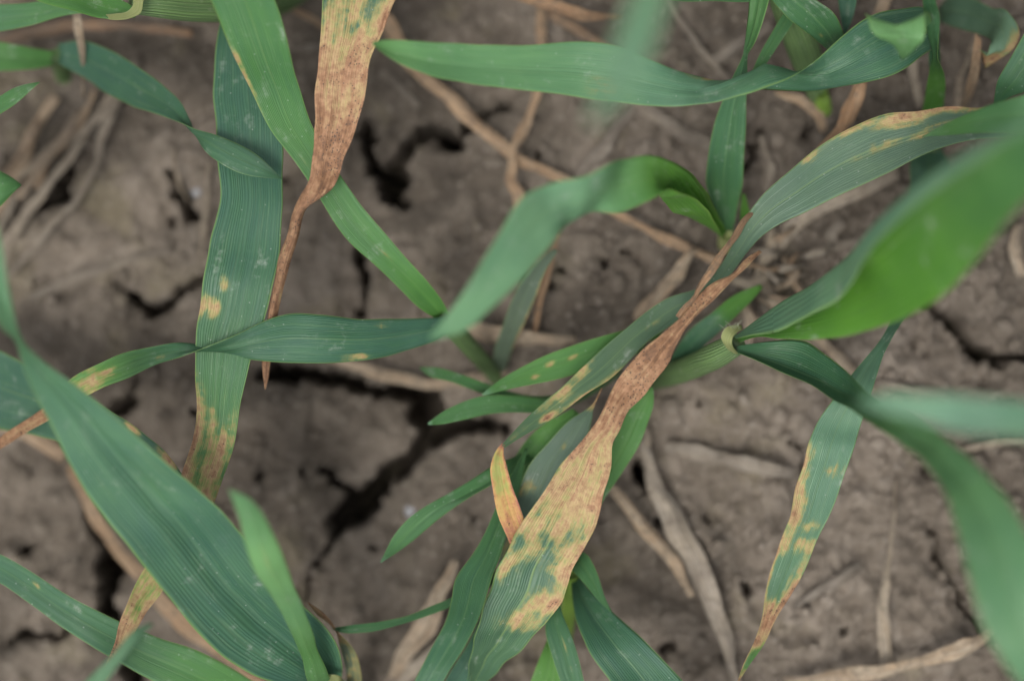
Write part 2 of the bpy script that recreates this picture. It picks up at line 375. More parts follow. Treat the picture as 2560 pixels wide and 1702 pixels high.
def ribbon(name, L, R, mat, parent=None, camber=-0.08, cams=None, nec=None, blobs=(), yg=0.0, dull=0.0, pale=0.0, mid=0.18, thick=0.00022, fold=None, um=0.3, crease=0.0008,
           nu=14, step=0.0009, ripple=0.00022, keel=0.04):
    """a blade between its two margins L and R (one 3-D point per station)"""
    L = np.array(L); R = np.array(R); M = (L + R) / 2
    t = np.concatenate([[0], np.cumsum(np.maximum(np.linalg.norm(M[1:] - M[:-1], axis=1), 1e-4))])
    n = max(12, int(t[-1] / step))
    q = np.linspace(0, t[-1], n)
    Lq, si = hermite(t, L, q); Rq, _ = hermite(t, R, q)
    st = np.arange(len(L))
    cq = np.interp(si, st, cams if cams is not None else [camber] * len(L))
    ph = random.uniform(0, 50)
    rip = ripple * np.column_stack([pnoise(q * 140 + ph + k * 7, q * 0 + ph) for k in range(2)])
    T = np.gradient((Lq + Rq) / 2, axis=0); T /= np.linalg.norm(T, axis=1)[:, None] + 1e-12
    C = Rq - Lq; w = np.linalg.norm(C, axis=1)
    Ch = C / (w[:, None] + 1e-12)
    N = np.cross(Ch, T); N /= np.linalg.norm(N, axis=1)[:, None] + 1e-12
    sg = 1.0 if N[:, 2].mean() > 0 else -1.0
    N = N * sg
    Lq = Lq + Ch * rip[:, :1] + N * rip[:, 1:] * 1.2
    Rq = Rq - Ch * rip[:, 1:] + N * rip[:, :1] * 1.2
    u = np.linspace(0, 1, nu)
    bow = 4 * u * (1 - u)
    kel = np.clip(1 - np.abs(2 * u - 1) * 3.0, 0, 1)
    P = Lq[:, None] * (1 - u)[None, :, None] + Rq[:, None] * u[None, :, None]
    wl_ = np.array([pnoise(q * 45 + ph, np.full_like(q, k * 0.9)) for k in u]).T * 0.0006
    if fold is not None:
        Fq, _ = hermite(t, np.array(fold), q)
        dv_ = Fq - (Lq * (1 - um) + Rq * um)
        bu_ = np.where(u < um, np.sin(np.pi / 2 * np.minimum(u / um, 1)), np.cos(np.pi / 2 * np.clip((u - um) / (1 - um), 0, 1)) ** 1.5)
        P = P + dv_[:, None] * bu_[None, :, None]
    P = P + N[:, None] * ((cq * w)[:, None] * bow[None] - (np.sign(-cq + 1e-9) * keel * w)[:, None] * kel[None] + wl_ * (bow[None]))[..., None]
    neq = np.zeros((n, nu))
    if nec is not None: neq = neq + np.interp(si, [k[0] for k in nec], [k[1] for k in nec])[:, None]
    for (bs, bu, rs, ru, am) in blobs:
        neq = np.maximum(neq, am * (1 - sstep(0.2, 1.2, np.hypot((si[:, None] - bs) / rs, (u[None] - bu) / ru))))
    QQ, UU = np.meshgrid(q, u, indexing='ij')
    wr = pnoise(QQ * 170 + ph, UU * 5.5 + ph) + 0.6 * pnoise(QQ * 420 + ph, UU * 9 + 3 * ph)
    P = P + N[:, None] * (wr * sstep(0.35, 0.8, neq) * crease * np.minimum(1, w / 0.006)[:, None])[..., None]
    # thickness
    nt = N * (thick / 2)
    thin = np.sqrt(np.clip(np.minimum(u, 1 - u) * 10, 0.12, 1))
    top = P + nt[:, None] * thin[None, :, None]; bot = P - nt[:, None] * thin[None, :, None]
    verts = np.concatenate([top.reshape(-1, 3), bot.reshape(-1, 3)])
    nv = n * nu
    idx = np.arange(nv).reshape(n, nu)
    a, b_, c, d = idx[:-1, :-1].ravel(), idx[:-1, 1:].ravel(), idx[1:, 1:].ravel(), idx[1:, :-1].ravel()
    f = np.column_stack([a, b_, c, d]); g = np.column_stack([d, c, b_, a]) + nv
    side = []
    for col, fl in ((0, 0), (nu - 1, 1)):
        e = idx[:, col]
        s = np.column_stack([e[:-1], e[1:], e[1:] + nv, e[:-1] + nv]); side.append(s if not fl else s[:, ::-1])
    for row, fl in ((0, 1), (n - 1, 0)):
        e = idx[row]
        s = np.column_stack([e[:-1], e[1:], e[1:] + nv, e[:-1] + nv]); side.append(s if not fl else s[:, ::-1])
    faces = np.concatenate([f, g] + side)
    if sg > 0: faces = faces[:, ::-1]
    S = np.repeat(si[:, None], nu, 1); U = np.repeat(u[None], n, 0)
    ne = np.zeros_like(S)
    if nec is not None: ne = ne + np.interp(S, [k[0] for k in nec], [k[1] for k in nec])
    for (bs, bu, rs, ru, am) in blobs:
        dd = np.hypot((S - bs) / rs, (U - bu) / ru)
        ne = np.maximum(ne, am * (1 - sstep(-0.2, 1.4, dd)))
    yv = np.interp(S, [k[0] for k in yg], [k[1] for k in yg]) if isinstance(yg, list) else np.full_like(S, yg)
    if fold is not None:
        inner = sstep(um - 0.12, um + 0.10, U); yv = yv * (0.3 + 0.7 * inner)  # bright inner face: light through the rolled wall is put into the colour
    dv = np.full_like(S, dull); mv = np.full_like(S, mid)
    pv = np.interp(S, [k[0] for k in pale], [k[1] for k in pale]) if isinstance(pale, list) else np.full_like(S, pale)
    if fold is not None: pv = pv * (1.9 - 1.9 * inner)
    uvs = np.column_stack([U.ravel(), np.repeat(q[:, None], nu, 1).ravel() * 100])
    dup = lambda z: np.concatenate([z.ravel(), z.ravel()])
    return mesh_obj(name, verts, faces.tolist(), mat, parent, np.concatenate([uvs, uvs]), {'nec': dup(ne), 'yg': dup(yv), 'dull': dup(dv), 'pale': dup(pv), 'mid': dup(mv)})

def blade(parent, rows, name='leaf', mat=None, label=None, **kw):
    """rows: x1, y1, x2, y2, height1 [, height2 [, camber]] - the two margins station by station"""
    L = []; R = []; cams = []
    for r in rows:
        d1 = r[4]; d2 = r[5] if len(r) > 5 and r[5] is not None else d1
        L.append(pt(r[0], r[1], d1)); R.append(pt(r[2], r[3], d2))
        cams.append(r[6] if len(r) > 6 else kw.get('camber', -0.08))
    kw.pop('camber', None)
    if kw.get('fold'): kw['fold'] = [pt(*f) for f in kw['fold']]
    o = ribbon(name, L, R, mat or MAT_LEAF, parent, cams=cams, **kw)
    if label: o['label'] = label
    return o

def on_ground(x, y, h):
    z = 0.0
    for _ in range(4):
        d = (z - ZF) * 1000
        p = pt(x, y, d); z = float(ground(p[0:1], p[1:2], False)[0]) + h / 1000.0
    p[2] = z
    return p

def strip(rows, name='dead_leaf', label=None, cat='dead leaf', group=None, tone=0.4, soil=0.2, camber=0.10, mat=None, parent=None, rag=0.66, lie=True, **kw):
    """a dead leaf or straw: rows x, y, width, height above soil (mm)"""
    xy = np.array([r[:2] for r in rows], float)
    tg = np.gradient(xy, axis=0); tg /= np.linalg.norm(tg, axis=1)[:, None]
    L = []; R = []
    rows = [tuple(r) for r in rows]
    # weathered: uneven width, kinks and curl between the traced stations
    fine_rows = []; ph = random.uniform(0, 90)
    for a, b in zip(rows[:-1], rows[1:]):
        for f in (0.0, 0.5):
            fine_rows.append([p + (q - p) * f for p, q in zip(a, b)])
    fine_rows.append(list(rows[-1]))
    for i, r in enumerate(fine_rows):
        k = np.array([i * 0.83 + ph]); z = np.array([ph])
        r[2] *= rag * (1 + 0.34 * float(pnoise(k, z)[0])); r[0] += 0.09 * r[2] * float(pnoise(k * 1.3, z + 7)[0]) * 2; r[1] += 0.09 * r[2] * float(pnoise(k * 1.3, z + 31)[0]) * 2
    rows = fine_rows
    xy = np.array([r[:2] for r in rows], float)
    tg = np.gradient(xy, axis=0); tg /= np.linalg.norm(tg, axis=1)[:, None]
    cams = [camber * (1 + 1.6 * float(pnoise(np.array([i * 0.61 + ph]), np.array([ph + 3]))[0])) for i in range(len(rows))]
    for (x, y, w, h), tt in zip(rows, tg):
        nx, ny = -tt[1], tt[0]
        ja = random.uniform(-0.12, 0.12) * w
        rz = random.uniform(-0.35, 0.35) * w * W / 2560 * 1000
        a = (on_ground if lie else pt)(x + nx * w / 2 + ja * 0.3, y + ny * w / 2, h + rz)
        b = (on_ground if lie else pt)(x - nx * w / 2 + ja * 0.3, y - ny * w / 2, h - rz)
        m = max(1.0, w / 30.0)
        L.append(a); R.append(b)
    o = ribbon(name, L, R, mat or MAT_STRAW, parent, cams=cams, nec=[(0, tone), (len(rows), tone)], dull=soil, nu=11, step=0.0012,
               ripple=0.0007, keel=0.16, **kw)
    return tag(o, label, cat if parent is None else None, group)

def tube(parent, name, rows, mat, nseg=18, label=None, open_=False, step=0.0012):
    """rows: x, y, width, d"""
    P = np.array([pt(r[0], r[1], r[3]) for r in rows]); rad = np.array([[r[2] * W / 2560 / 2] for r in rows])
    t = np.concatenate([[0], np.cumsum(np.linalg.norm(P[1:] - P[:-1], axis=1))])
    n = max(6, int(t[-1] / step)); q = np.linspace(0, t[-1], n)
    C, _ = hermite(t, np.hstack([P, rad]), q)
    rr = np.maximum(C[:, 3], 0.00004); C = C[:, :3]
    T = np.gradient(C, axis=0); T /= np.linalg.norm(T, axis=1)[:, None]
    ref = np.array([0.13, 0.2, 1.0]); A = np.cross(T, ref); A /= np.linalg.norm(A, axis=1)[:, None]; B = np.cross(T, A)
    an = np.linspace(0, 2 * np.pi, nseg + 1)
    V = C[:, None] + rr[:, None, None] * (A[:, None] * np.cos(an)[None, :, None] + B[:, None] * np.sin(an)[None, :, None])
    k = nseg + 1; idx = np.arange(n * k).reshape(n, k)
    f = np.column_stack([idx[:-1, :-1].ravel(), idx[:-1, 1:].ravel(), idx[1:, 1:].ravel(), idx[1:, :-1].ravel()]).tolist()
    f.append(idx[0, :-1].tolist()); f.append(idx[-1, :-1][::-1].tolist())
    uv = np.column_stack([np.tile(an / (2 * np.pi), n), np.repeat(q * 100, k)])
    o = mesh_obj(name, V.reshape(-1, 3), f, mat, parent, uv)
    if label: o['label'] = label
    return o

def plant(x, y, label, cat='wheat plant', group=None):
    o = bpy.data.objects.new('wheat_plant', None)
    p = on_ground(x, y, 0)
    o.location = p; o['_w'] = [float(c) for c in p]
    o.empty_display_size = 0.01
    SC.collection.objects.link(o)
    return tag(o, label, cat, group)

# ------------------------------------------------------------------ the soil sheet
def axis(half, step, far):
    a = list(np.arange(-half, half + step / 2, step)); s = step; x = a[-1]; out = []
    while x < far:
        s *= 1.28; x += s; out.append(x)
    return np.array([-v for v in out[::-1]] + a + out)
gx_ = axis(0.150, 0.0005, 90.0); gy_ = axis(0.105, 0.0005, 90.0)
GX, GY = np.meshgrid(gx_, gy_)
GZ = ground(GX, GY)
_n, _m = GX.shape
_i = np.arange(_n * _m).reshape(_n, _m)
_f = np.column_stack([_i[:-1, :-1].ravel(), _i[:-1, 1:].ravel(), _i[1:, 1:].ravel(), _i[1:, :-1].ravel()])
me = bpy.data.meshes.new('ground')
me.vertices.add(_n * _m); me.vertices.foreach_set('co', np.column_stack([GX.ravel(), GY.ravel(), GZ.ravel()]).astype(np.float32).ravel())
me.loops.add(len(_f) * 4); me.loops.foreach_set('vertex_index', _f.ravel().astype(np.int32))
me.polygons.add(len(_f)); me.polygons.foreach_set('loop_start', np.arange(0, len(_f) * 4, 4, dtype=np.int32))
me.polygons.foreach_set('use_smooth', np.ones(len(_f), bool))
me.update(calc_edges=True); me.materials.append(MAT_SOIL)
go = bpy.data.objects.new('ground', me); SC.collection.objects.link(go)
go['kind'] = 'structure'; go['label'] = 'dry grey brown soil split by dark cracks'

# crumbs of soil: countless, one object
def crumbs():
    V = []; F = []
    r = np.random.default_rng(5)
    n = 4200
    X = r.uniform(-0.125, 0.125, n); Y = r.uniform(-0.085, 0.085, n)
    keep = r.uniform(0, 1, n) < 0.25 + 0.75 * sstep(0.0, 0.08, X)
    X, Y = X[keep], Y[keep]
    Z = ground(X, Y); Zs = ground(X, Y, False)
    ico = np.array([(0,0,1),(.894,0,.447),(.276,.851,.447),(-.724,.526,.447),(-.724,-.526,.447),(.276,-.851,.447),(.724,.526,-.447),(-.276,.851,-.447),(-.894,0,-.447),(-.276,-.851,-.447),(.724,-.526,-.447),(0,0,-1)])
    fi = [(0,1,2),(0,2,3),(0,3,4),(0,4,5),(0,5,1),(1,6,2),(2,7,3),(3,8,4),(4,9,5),(5,10,1),(6,7,2),(7,8,3),(8,9,4),(9,10,5),(10,6,1),(11,7,6),(11,8,7),(11,9,8),(11,10,9),(11,6,10)]
    for x, y, z, zs in zip(X, Y, Z, Zs):
        if z < zs - 0.004: continue
        s = 0.00055 * np.exp(r.normal(0, 0.65)); s = min(s, 0.0022)
        p = ico * (s * r.uniform(0.7, 1.3, (12, 1))) * np.array([1, r.uniform(0.7, 1.1), r.uniform(0.5, 0.9)])
        b = len(V); V.extend((p + (x, y, z + s * 0.25)).tolist()); F.extend([(a + b, c + b, d + b) for a, c, d in fi])
    o = mesh_obj('soil_crumbs', V, F, MAT_SOIL, smooth=True)
    o['kind'] = 'stuff'; o['label'] = 'loose crumbs of dry soil scattered over the ground'
crumbs()

# pale grains lying on the soil
def pebble(x, y, r_px, label):
    import bmesh
    bm = bmesh.new(); bmesh.ops.create_icosphere(bm, subdivisions=2, radius=r_px * GK)
    sd_ = random.uniform(0, 90)
    for v in bm.verts:
        k = 1 + 0.9 * float(pnoise(np.array([v.co.x / (r_px * GK) + sd_]), np.array([v.co.y / (r_px * GK) * 1.2 + v.co.z / (r_px * GK)]))[0])
        v.co *= k; v.co.z *= 0.75
    me = bpy.data.meshes.new('pebble'); bm.to_mesh(me); bm.free()
    for p in me.polygons: p.use_smooth = True
    me.materials.append(MAT_PEBBLE)
    o = bpy.data.objects.new('pebble', me); p = on_ground(x, y, 0)
    p[2] = float(ground(p[0:1], p[1:2])[0]) + r_px * GK * 0.5
    o.location = p; o.rotation_euler = (0, 0, random.uniform(0, 6)); SC.collection.objects.link(o)
    tag(o, label, 'pebble', 'pale grains on the soil')
pebble(1025, 1278, 15, 'white grain on the soil left of the small green leaf tip that points down')
pebble(490, 480, 13, 'bluish white grain on dark soil left of the long upright striped leaf')

# ------------------------------------------------------------------ dead leaves and straw on the soil
S = strip
S([(930,20,40,9),(965,55,55,8),(1040,170,58,7),(1110,235,50,7),(1200,320,44,6),(1300,402,42,6),(1400,445,42,6),(1550,540,32,5),(1650,590,30,4),(1800,655,36,2)],
  label='long tan dead leaf slanting down from top left of centre under the bright arching leaf', tone=0.72, soil=0.1, group='dead leaves on the soil')
S([(1352,-40,35,6),(1355,110,34,6),(1338,260,28,7),(1310,320,36,8),(1283,380,34,8),(1275,450,42,7),(1310,520,50,4),(1330,560,30,2)],
  label='tan upright dead leaf crossing the long tan one above the arching bright leaf', tone=0.7, soil=0.1, group='dead leaves on the soil')
S([(1220,-30,34,16),(1320,-2,44,16),(1400,20,46,15),(1480,40,38,13),(1560,46,14,11)],
  label='orange tan dead leaf tip at the top edge left of the blurred streak', tone=0.85, soil=0.0, group='dead leaves on the soil')
S([(1365,35,34,5),(1430,70,40,5),(1510,112,38,4),(1600,165,30,3)],
  label='brown dead leaf running under the orange tan tip near the top', tone=0.8, soil=0.3, group='dead leaves on the soil')
S([(1650,-20,24,3),(1690,40,28,3),(1740,110,28,3),(1812,190,34,3),(1850,240,24,2)],
  label='thin grey straw slanting down just right of the blurred streak', tone=0.15, soil=0.55, group='dead leaves on the soil')
S([(1575,250,40,2.5),(1640,290,50,3),(1710,335,52,3),(1800,375,40,2)],
  label='grey soil covered straw under the long twisted horizontal leaf', tone=0.1, soil=0.75, group='dead leaves on the soil')
S([(1440,450,44,2),(1500,380,44,2.5),(1560,300,40,2.5),(1610,235,26,2)],
  label='grey flat straw above the arch of the bright curled leaf', tone=0.05, soil=0.8, group='dead leaves on the soil')
S([(1930,60,40,2.5),(1850,110,46,2.5),(1780,160,40,2)],
  label='flat grey straw in the gap between the two narrow upright leaves', tone=0.05, soil=0.75, group='dead leaves on the soil')
S([(2275,120,34,5),(2287,190,44,4),(2303,268,30,3)],
  label='pale tan straw standing behind the big twisted leaf left of the upright twisted one', tone=0.3, soil=0.4, group='dead leaves on the soil')
S([(2230,-30,40,8),(2205,20,44,7),(2180,70,40,6)],
  label='tan dead leaf at the top edge behind the drooping pale tip', tone=0.55, soil=0.1, group='dead leaves on the soil')
S([(1940,225,20,5),(2000,250,28,6),(2045,285,28,5),(2062,330,22,3)],
  label='small curved tan straw below the big twisted leaf beside the young stem', tone=0.6, soil=0.15, group='dead leaves on the soil')
S([(2250,430,36,4),(2180,465,48,5),(2090,500,60,5),(1985,560,60,4),(1920,640,44,3)],
  label='broad pale straw slanting below the brown edged leaf at right', tone=0.22, soil=0.35, group='dead leaves on the soil')
S([(2110,555,34,3),(2070,590,44,3),(2090,620,40,3),(2150,600,26,3)],
  label='short pale bent straw left of the large blurred rolled leaf', tone=0.1, soil=0.5, group='dead leaves on the soil')
S([(1935,570,34,4),(1918,630,42,5),(1900,690,40,4),(1880,740,20,3)],
  label='pale upright straw just right of the brown curled leaf tip', tone=0.35, soil=0.15, group='dead leaves on the soil')
S([(1830,700,36,5),(1870,712,42,6),(1920,690,30,5)],
  label='short pale straw under the brown curled leaf tip', tone=0.3, soil=0.1, group='dead leaves on the soil')
S([(1860,660,16,7),(1920,675,20,7),(1970,665,20,6),(1998,630,10,6)],
  label='thin brown straw hooked upward right of the brown curled leaf tip', tone=0.7, soil=0.1, group='dead leaves on the soil')
S([(1960,640,26,4),(1985,700,36,4),(2010,750,34,3),(2040,800,26,2)],
  label='tan straw running down towards the hairy collar of the right plant', tone=0.55, soil=0.2, group='dead leaves on the soil')
S([(1900,700,44,3),(1930,740,52,3),(1945,790,40,2)],
  label='olive brown withered sheath at the foot of the straw heap above the hairy collar', tone=0.25, soil=0.5, group='dead leaves on the soil')
S([(1735,620,26,7),(1690,690,52,7),(1640,745,64,5),(1590,800,44,3)],
  label='tan dead leaf behind the left margin of the brown speckled leaf', tone=0.5, soil=0.1, group='dead leaves on the soil')
S([(1150,815,44,2.5),(1210,830,62,3),(1280,845,56,3),(1350,850,46,3),(1440,850,30,2)],
  label='pinkish tan dead leaf lying level below the tip of the arching leaf', tone=0.5, soil=0.25, group='dead leaves on the soil')
S([(800,890,26,4),(880,915,38,5),(960,935,42,5),(1080,962,40,4),(1180,950,44,3),(1270,930,30,2)],
  label='pinkish tan dead leaf over the dark crack under the horizontal twisted leaf', tone=0.5, soil=0.25, group='dead leaves on the soil')
S([(1395,560,14,12),(1375,660,20,11),(1350,750,26,8),(1335,830,20,4)],
  label='thin orange brown dead leaf hanging beside the grey narrow leaf', tone=0.85, soil=0.0, group='dead leaves on the soil')
S([(300,215,20,3),(245,280,30,3),(180,385,34,4),(110,480,36,4),(40,570,34,3),(-30,650,26,2)],
  label='grey brown straw slanting across the soil at upper left, longest of those there', tone=0.25, soil=0.4, group='dead leaves on the soil')
S([(340,150,22,4),(300,235,28,4),(258,320,30,5),(240,420,30,4),(190,500,30,4),(100,600,28,3),(20,690,22,2)],
  label='bent grey straw lying right of the longest one at upper left', tone=0.15, soil=0.5, group='dead leaves on the soil')
S([(235,225,18,4),(190,330,24,5),(120,400,26,5),(90,470,24,4)],
  label='short brown straw between the longer grey ones at upper left', tone=0.6, soil=0.25, group='dead leaves on the soil')
S([(90,330,16,3),(60,420,24,3),(20,520,26,3),(-10,590,20,2)],
  label='pale thin straw near the left edge below the small pointed leaf tip', tone=0.2, soil=0.35, group='dead leaves on the soil')
S([(140,240,40,5),(85,330,44,5),(45,430,46,5),(-30,560,40,3)],
  label='tan brown broad straw at the left edge beside the thin pale one', tone=0.55, soil=0.2, group='dead leaves on the soil')
S([(190,30,28,30),(202,90,26,28),(205,150,20,25),(207,205,13,22),(209,245,5,21)], lie=True,
  label='pale tan withered leaf tip hanging below the top left sheath', tone=0.45, soil=0.0, group='dead leaves on the soil')
S([(70,750,20,2),(140,715,32,2.5),(250,675,34,3),(340,645,34,3),(430,625,26,2)],
  label='grey olive straw half sunk in soil left of the long striped leaf', tone=0.1, soil=0.7, group='dead leaves on the soil')
S([(0,105,40,6),(90,78,50,7),(200,62,48,7),(330,66,40,6),(480,80,30,4)],
  label='dark orange brown dead leaf below the sheath at the top left', tone=1.0, soil=0.6, group='dead leaves on the soil')
S([(680,-15,24,7),(740,30,30,7),(810,68,28,6),(880,110,20,5)],
  label='brown thin straw just left of the brown speckled hanging leaf at the top', tone=0.75, soil=0.25, group='dead leaves on the soil')
S([(530,400,18,4),(522,480,26,4),(510,570,26,3),(500,640,16,2)],
  label='pale straw hugging the left margin of the long striped leaf', tone=0.3, soil=0.3, group='dead leaves on the soil')
S([(437,360,10,3),(440,410,16,4),(450,470,14,3),(470,510,8,2)],
  label='tiny curved pale straw on dark soil at upper left', tone=0.35, soil=0.3, group='dead leaves on the soil')
S([(175,1160,30,4),(240,1290,44,5),(330,1420,50,5),(430,1530,54,6),(560,1635,50,6),(690,1730,40,5)],
  label='pinkish brown dead leaf running along under the largest green leaf', tone=0.72, soil=0.05, group='dead leaves on the soil')
S([(-60,1030,44,4),(20,1060,52,5),(90,1095,52,5),(165,1140,40,3)],
  label='pinkish brown dead leaf at the left edge under the blurred largest leaf', tone=0.65, soil=0.2, group='dead leaves on the soil')
S([(1598,1090,22,5),(1640,1215,62,5),(1700,1330,84,5),(1765,1465,78,5),(1812,1590,58,4),(1850,1730,30,3)],
  label='long grey mottled dead leaf on the soil right of the plant at bottom centre', tone=0.12, soil=0.35, group='dead leaves on the soil', camber=0.12)
S([(1520,1212,26,6),(1560,1255,40,7),(1620,1325,46,7),(1690,1415,42,7),(1730,1490,26,6)],
  label='tan dead leaf along the upper left margin of the long grey mottled one', tone=0.5, soil=0.05, group='dead leaves on the soil')
S([(1660,1120,34,2.5),(1740,1128,52,3),(1830,1148,52,3),(1880,1160,30,2)],
  label='pale flat straw in the clear soil below the right stem', tone=0.05, soil=0.5, group='dead leaves on the soil')
S([(1795,1140,40,3.5),(1860,1158,60,4),(1930,1176,56,4),(1985,1190,34,3)],
  label='pale flat straw pointing at the spotted leaf on the right', tone=0.08, soil=0.45, group='dead leaves on the soil')
S([(2240,1195,12,4),(2234,1290,18,5),(2224,1390,24,5),(2212,1470,46,6),(2210,1560,50,5),(2215,1690,44,3)],
  label='upright curled tan straw with a hollow middle at lower right', tone=0.3, soil=0.15, group='dead leaves on the soil', camber=-0.35)
S([(1960,1705,40,4),(2080,1690,48,6),(2200,1675,50,7),(2310,1652,46,8),(2390,1625,58,8),(2450,1600,36,6),(2510,1560,20,4)],
  label='tan dead leaf lying along the bottom edge at right', tone=0.45, soil=0.0, group='dead leaves on the soil')
S([(1985,1515,22,2),(2050,1480,42,2.5),(2100,1445,36,2.5),(2150,1405,12,2)],
  label='faint grey straw pressed in the soil left of the upright curled one', tone=0.0, soil=0.75, group='dead leaves on the soil')
S([(1140,1400,40,12),(1100,1480,70,11),(1060,1560,84,9),(1010,1640,60,6),(960,1740,40,4)],
  label='dead tan and orange leaf behind the green blade at bottom centre', tone=0.45, soil=0.4, group='dead leaves on the soil', camber=-0.2)
S([(1180,1550,30,6),(1110,1610,50,6),(1040,1665,50,5),(960,1730,40,4)],
  label='pale straw behind the dead tan leaf at the bottom edge', tone=0.15, soil=0.1, group='dead leaves on the soil')
S([(1598,1030,14,6),(1618,1090,26,6),(1612,1150,22,4)],
  label='pale curled straw right of the bright blade beneath the brown speckled leaf', tone=0.25, soil=0.2, group='dead leaves on the soil')
S([(2020,800,36,3),(2060,860,46,3.5),(2130,930,50,3),(2190,980,30,2)],
  label='tan straw behind the ribbed leaf base of the right plant', tone=0.45, soil=0.15, group='dead leaves on the soil')
S([(1860,760,34,3),(1880,800,46,3),(1870,850,30,2)],
  label='short tan straw behind the hairy collar', tone=0.5, soil=0.1, group='dead leaves on the soil')
S([(2180,955,24,2),(2270,975,30,2.5),(2380,990,20,2)],
  label='faint straw in the soil above the blurred pale leaf at right', tone=0.2, soil=0.6, group='dead leaves on the soil')
S([(2400,1125,14,3),(2470,1108,24,4),(2580,1100,22,4)],
  label='thin pale straw at the right edge under the blurred pale leaf', tone=0.35, soil=0.2, group='dead leaves on the soil')
S([(950,180,26,3),(1000,220,30,3),(1045,270,18,2)],
  label='short pale chip of straw below the tip of the twisted horizontal leaf', tone=0.1, soil=0.4, group='dead leaves on the soil')
S([(725,120,16,2),(770,118,24,2.5),(830,115,16,2)],
  label='short grey straw left of the brown speckled hanging leaf', tone=0.05, soil=0.5, group='dead leaves on the soil')
S([(1900,340,30,2),(1925,420,34,2.5),(1910,480,24,2)],
  label='tan grey straw on soil between the upright dark leaf and the brown edged leaf', tone=0.25, soil=0.55, group='dead leaves on the soil')
S([(2545,560,30,3),(2535,620,44,4),(2560,690,40,3)],
  label='rough tan scrap of straw at the right edge beside the blurred rolled leaf', tone=0.45, soil=0.3, group='dead leaves on the soil')
S([(2390,280,26,3),(2400,200,24,3),(2430,120,20,3),(2470,40,16,3)],
  label='tan straw leaning behind the curled leaf at the top right', tone=0.4, soil=0.3, group='dead leaves on the soil')

S([(2160,185,46,20),(2120,290,58,20),(2075,365,58,22),(2020,425,40,26),(1930,490,26,34),(1868,545,22,40),(1820,615,24,42.5),(1775,685,28,43),(1735,745,30,42),(1697,795,22,41)],
  label='long brown dead leaf rolled along the left margin of the brown edged green leaf', tone=0.9, soil=0.0, group='dead leaves on the soil', camber=0.3)

# thin dry fibres tangled among the straw
FG = 'thin dry fibres in the straw tangle behind the hairy collar'
for k in range(11):
    x0 = random.uniform(1840, 2010); y0 = random.uniform(590, 800); an = random.choice([random.uniform(-0.5, 0.6), random.uniform(1.1, 2.2)]); ln = random.uniform(70, 150); cv = random.uniform(-0.8, 0.8)
    S([(x0 + ln * f * math.cos(an + cv * f), y0 + ln * f * math.sin(an + cv * f), random.uniform(11, 20), 3 + 5 * math.sin(f * 3)) for f in (0, .33, .66, 1)],
      label='thin dry fibre in the straw tangle behind the hairy collar', tone=random.uniform(.1, .6), soil=0.15, group=FG, rag=1.0)
FG = 'thin dry fibres in the straw bundle at upper left'
for k in range(4):
    x0 = random.uniform(90, 330); y0 = random.uniform(190, 330); an = random.uniform(1.9, 2.4); ln = random.uniform(170, 330); cv = random.uniform(-0.3, 0.3)
    S([(x0 + ln * f * math.cos(an + cv * f), y0 + ln * f * math.sin(an + cv * f), random.uniform(12, 20), 3 + 4 * math.sin(f * 3)) for f in (0, .33, .66, 1)],
      label='thin dry fibre in the straw bundle at upper left', tone=random.uniform(.1, .7), soil=0.6, group=FG, rag=1.0)

# ------------------------------------------------------------------ wheat plants
# the brown speckled leaf hanging in from the top
P = plant(930, -330, 'wheat plant beyond the top edge with a brown speckled leaf hanging in')
blade(P, [(1010,-420,1030,-410,-44),(960,-330,1080,-330,-15),(890,-230,1080,-240,0),(820,-120,1020,-120,4),(808,0,988,0,4),(800,85,962,65,4),(794,165,927,145,4),(787,230,916,214,4),(786,290,905,275,4),(784,344,884,342,4),(781,394,858,398,4,None,-.12),
  (777,440,852,432,4,None,-.25),(752,486,826,476,3,None,.45),(733,526,772,515,2,None,.6),(711,595,746,595,1,None,.7),(693,660,719,668,0,None,.8),(675,780,697,785,-1,None,.8),(661,860,682,862,-2,None,.8),(656,905,676,908,-2,None,.6),(659,972,665,973,-2)],
  label='withered brown leaf with black specks and a thin rolled tip', nu=18, ripple=0.0006,
  nec=[(0,0),(3,0.05),(4,0.22),(5,0.42),(6,0.62),(7,0.64),(9,0.80),(12,0.86),(14,0.78),(19,0.75)],
  blobs=[(4.4,0.45,1.2,0.25,0.62),(5.0,0.97,1.6,0.2,0.85)])
tube(P, 'stem', [(1040,-300,60,-46),(1030,-370,58,-42),(1015,-430,50,-38)], MAT_STEM)

# plant left of centre: long bright leaf, horizontal twisted leaf, narrow grey leaf
P = plant(1245, 950, 'wheat plant with a long bright leaf rising to top left and a dark twisted one')
tube(P, 'stem', [(1255,965,44,-46),(1235,935,46,-40),(1200,895,48,-32),(1150,840,50,-20),(1115,802,46,-13)], MAT_STEM)
blade(P, [(1092,800,1124,786,-13,None,-.3),(1050,772,1106,752,-10,None,-.3),(1000,725,1070,705,-7,None,-.22),(937,661,1010,640,-5),(868,600,945,563,-4),(801,501,872,470,-3),(742,412,820,390,-2),(683,335,785,322,0),(625,220,750,220,4),(572,110,722,118,10),(528,0,690,5,15),(470,-120,620,-150,20),(440,-260,500,-290,20),(430,-340,440,-345,10)],
  label='long bright green leaf with yellow flecks on one margin', yg=[(0,.7),(4,.48),(8,.42),(13,.25)],
  blobs=[(5.6,.85,.25,.3,.5),(8.2,.02,1.2,.1,.42),(3.2,.55,.5,.1,.22),(6.0,.2,.5,.15,.2)])
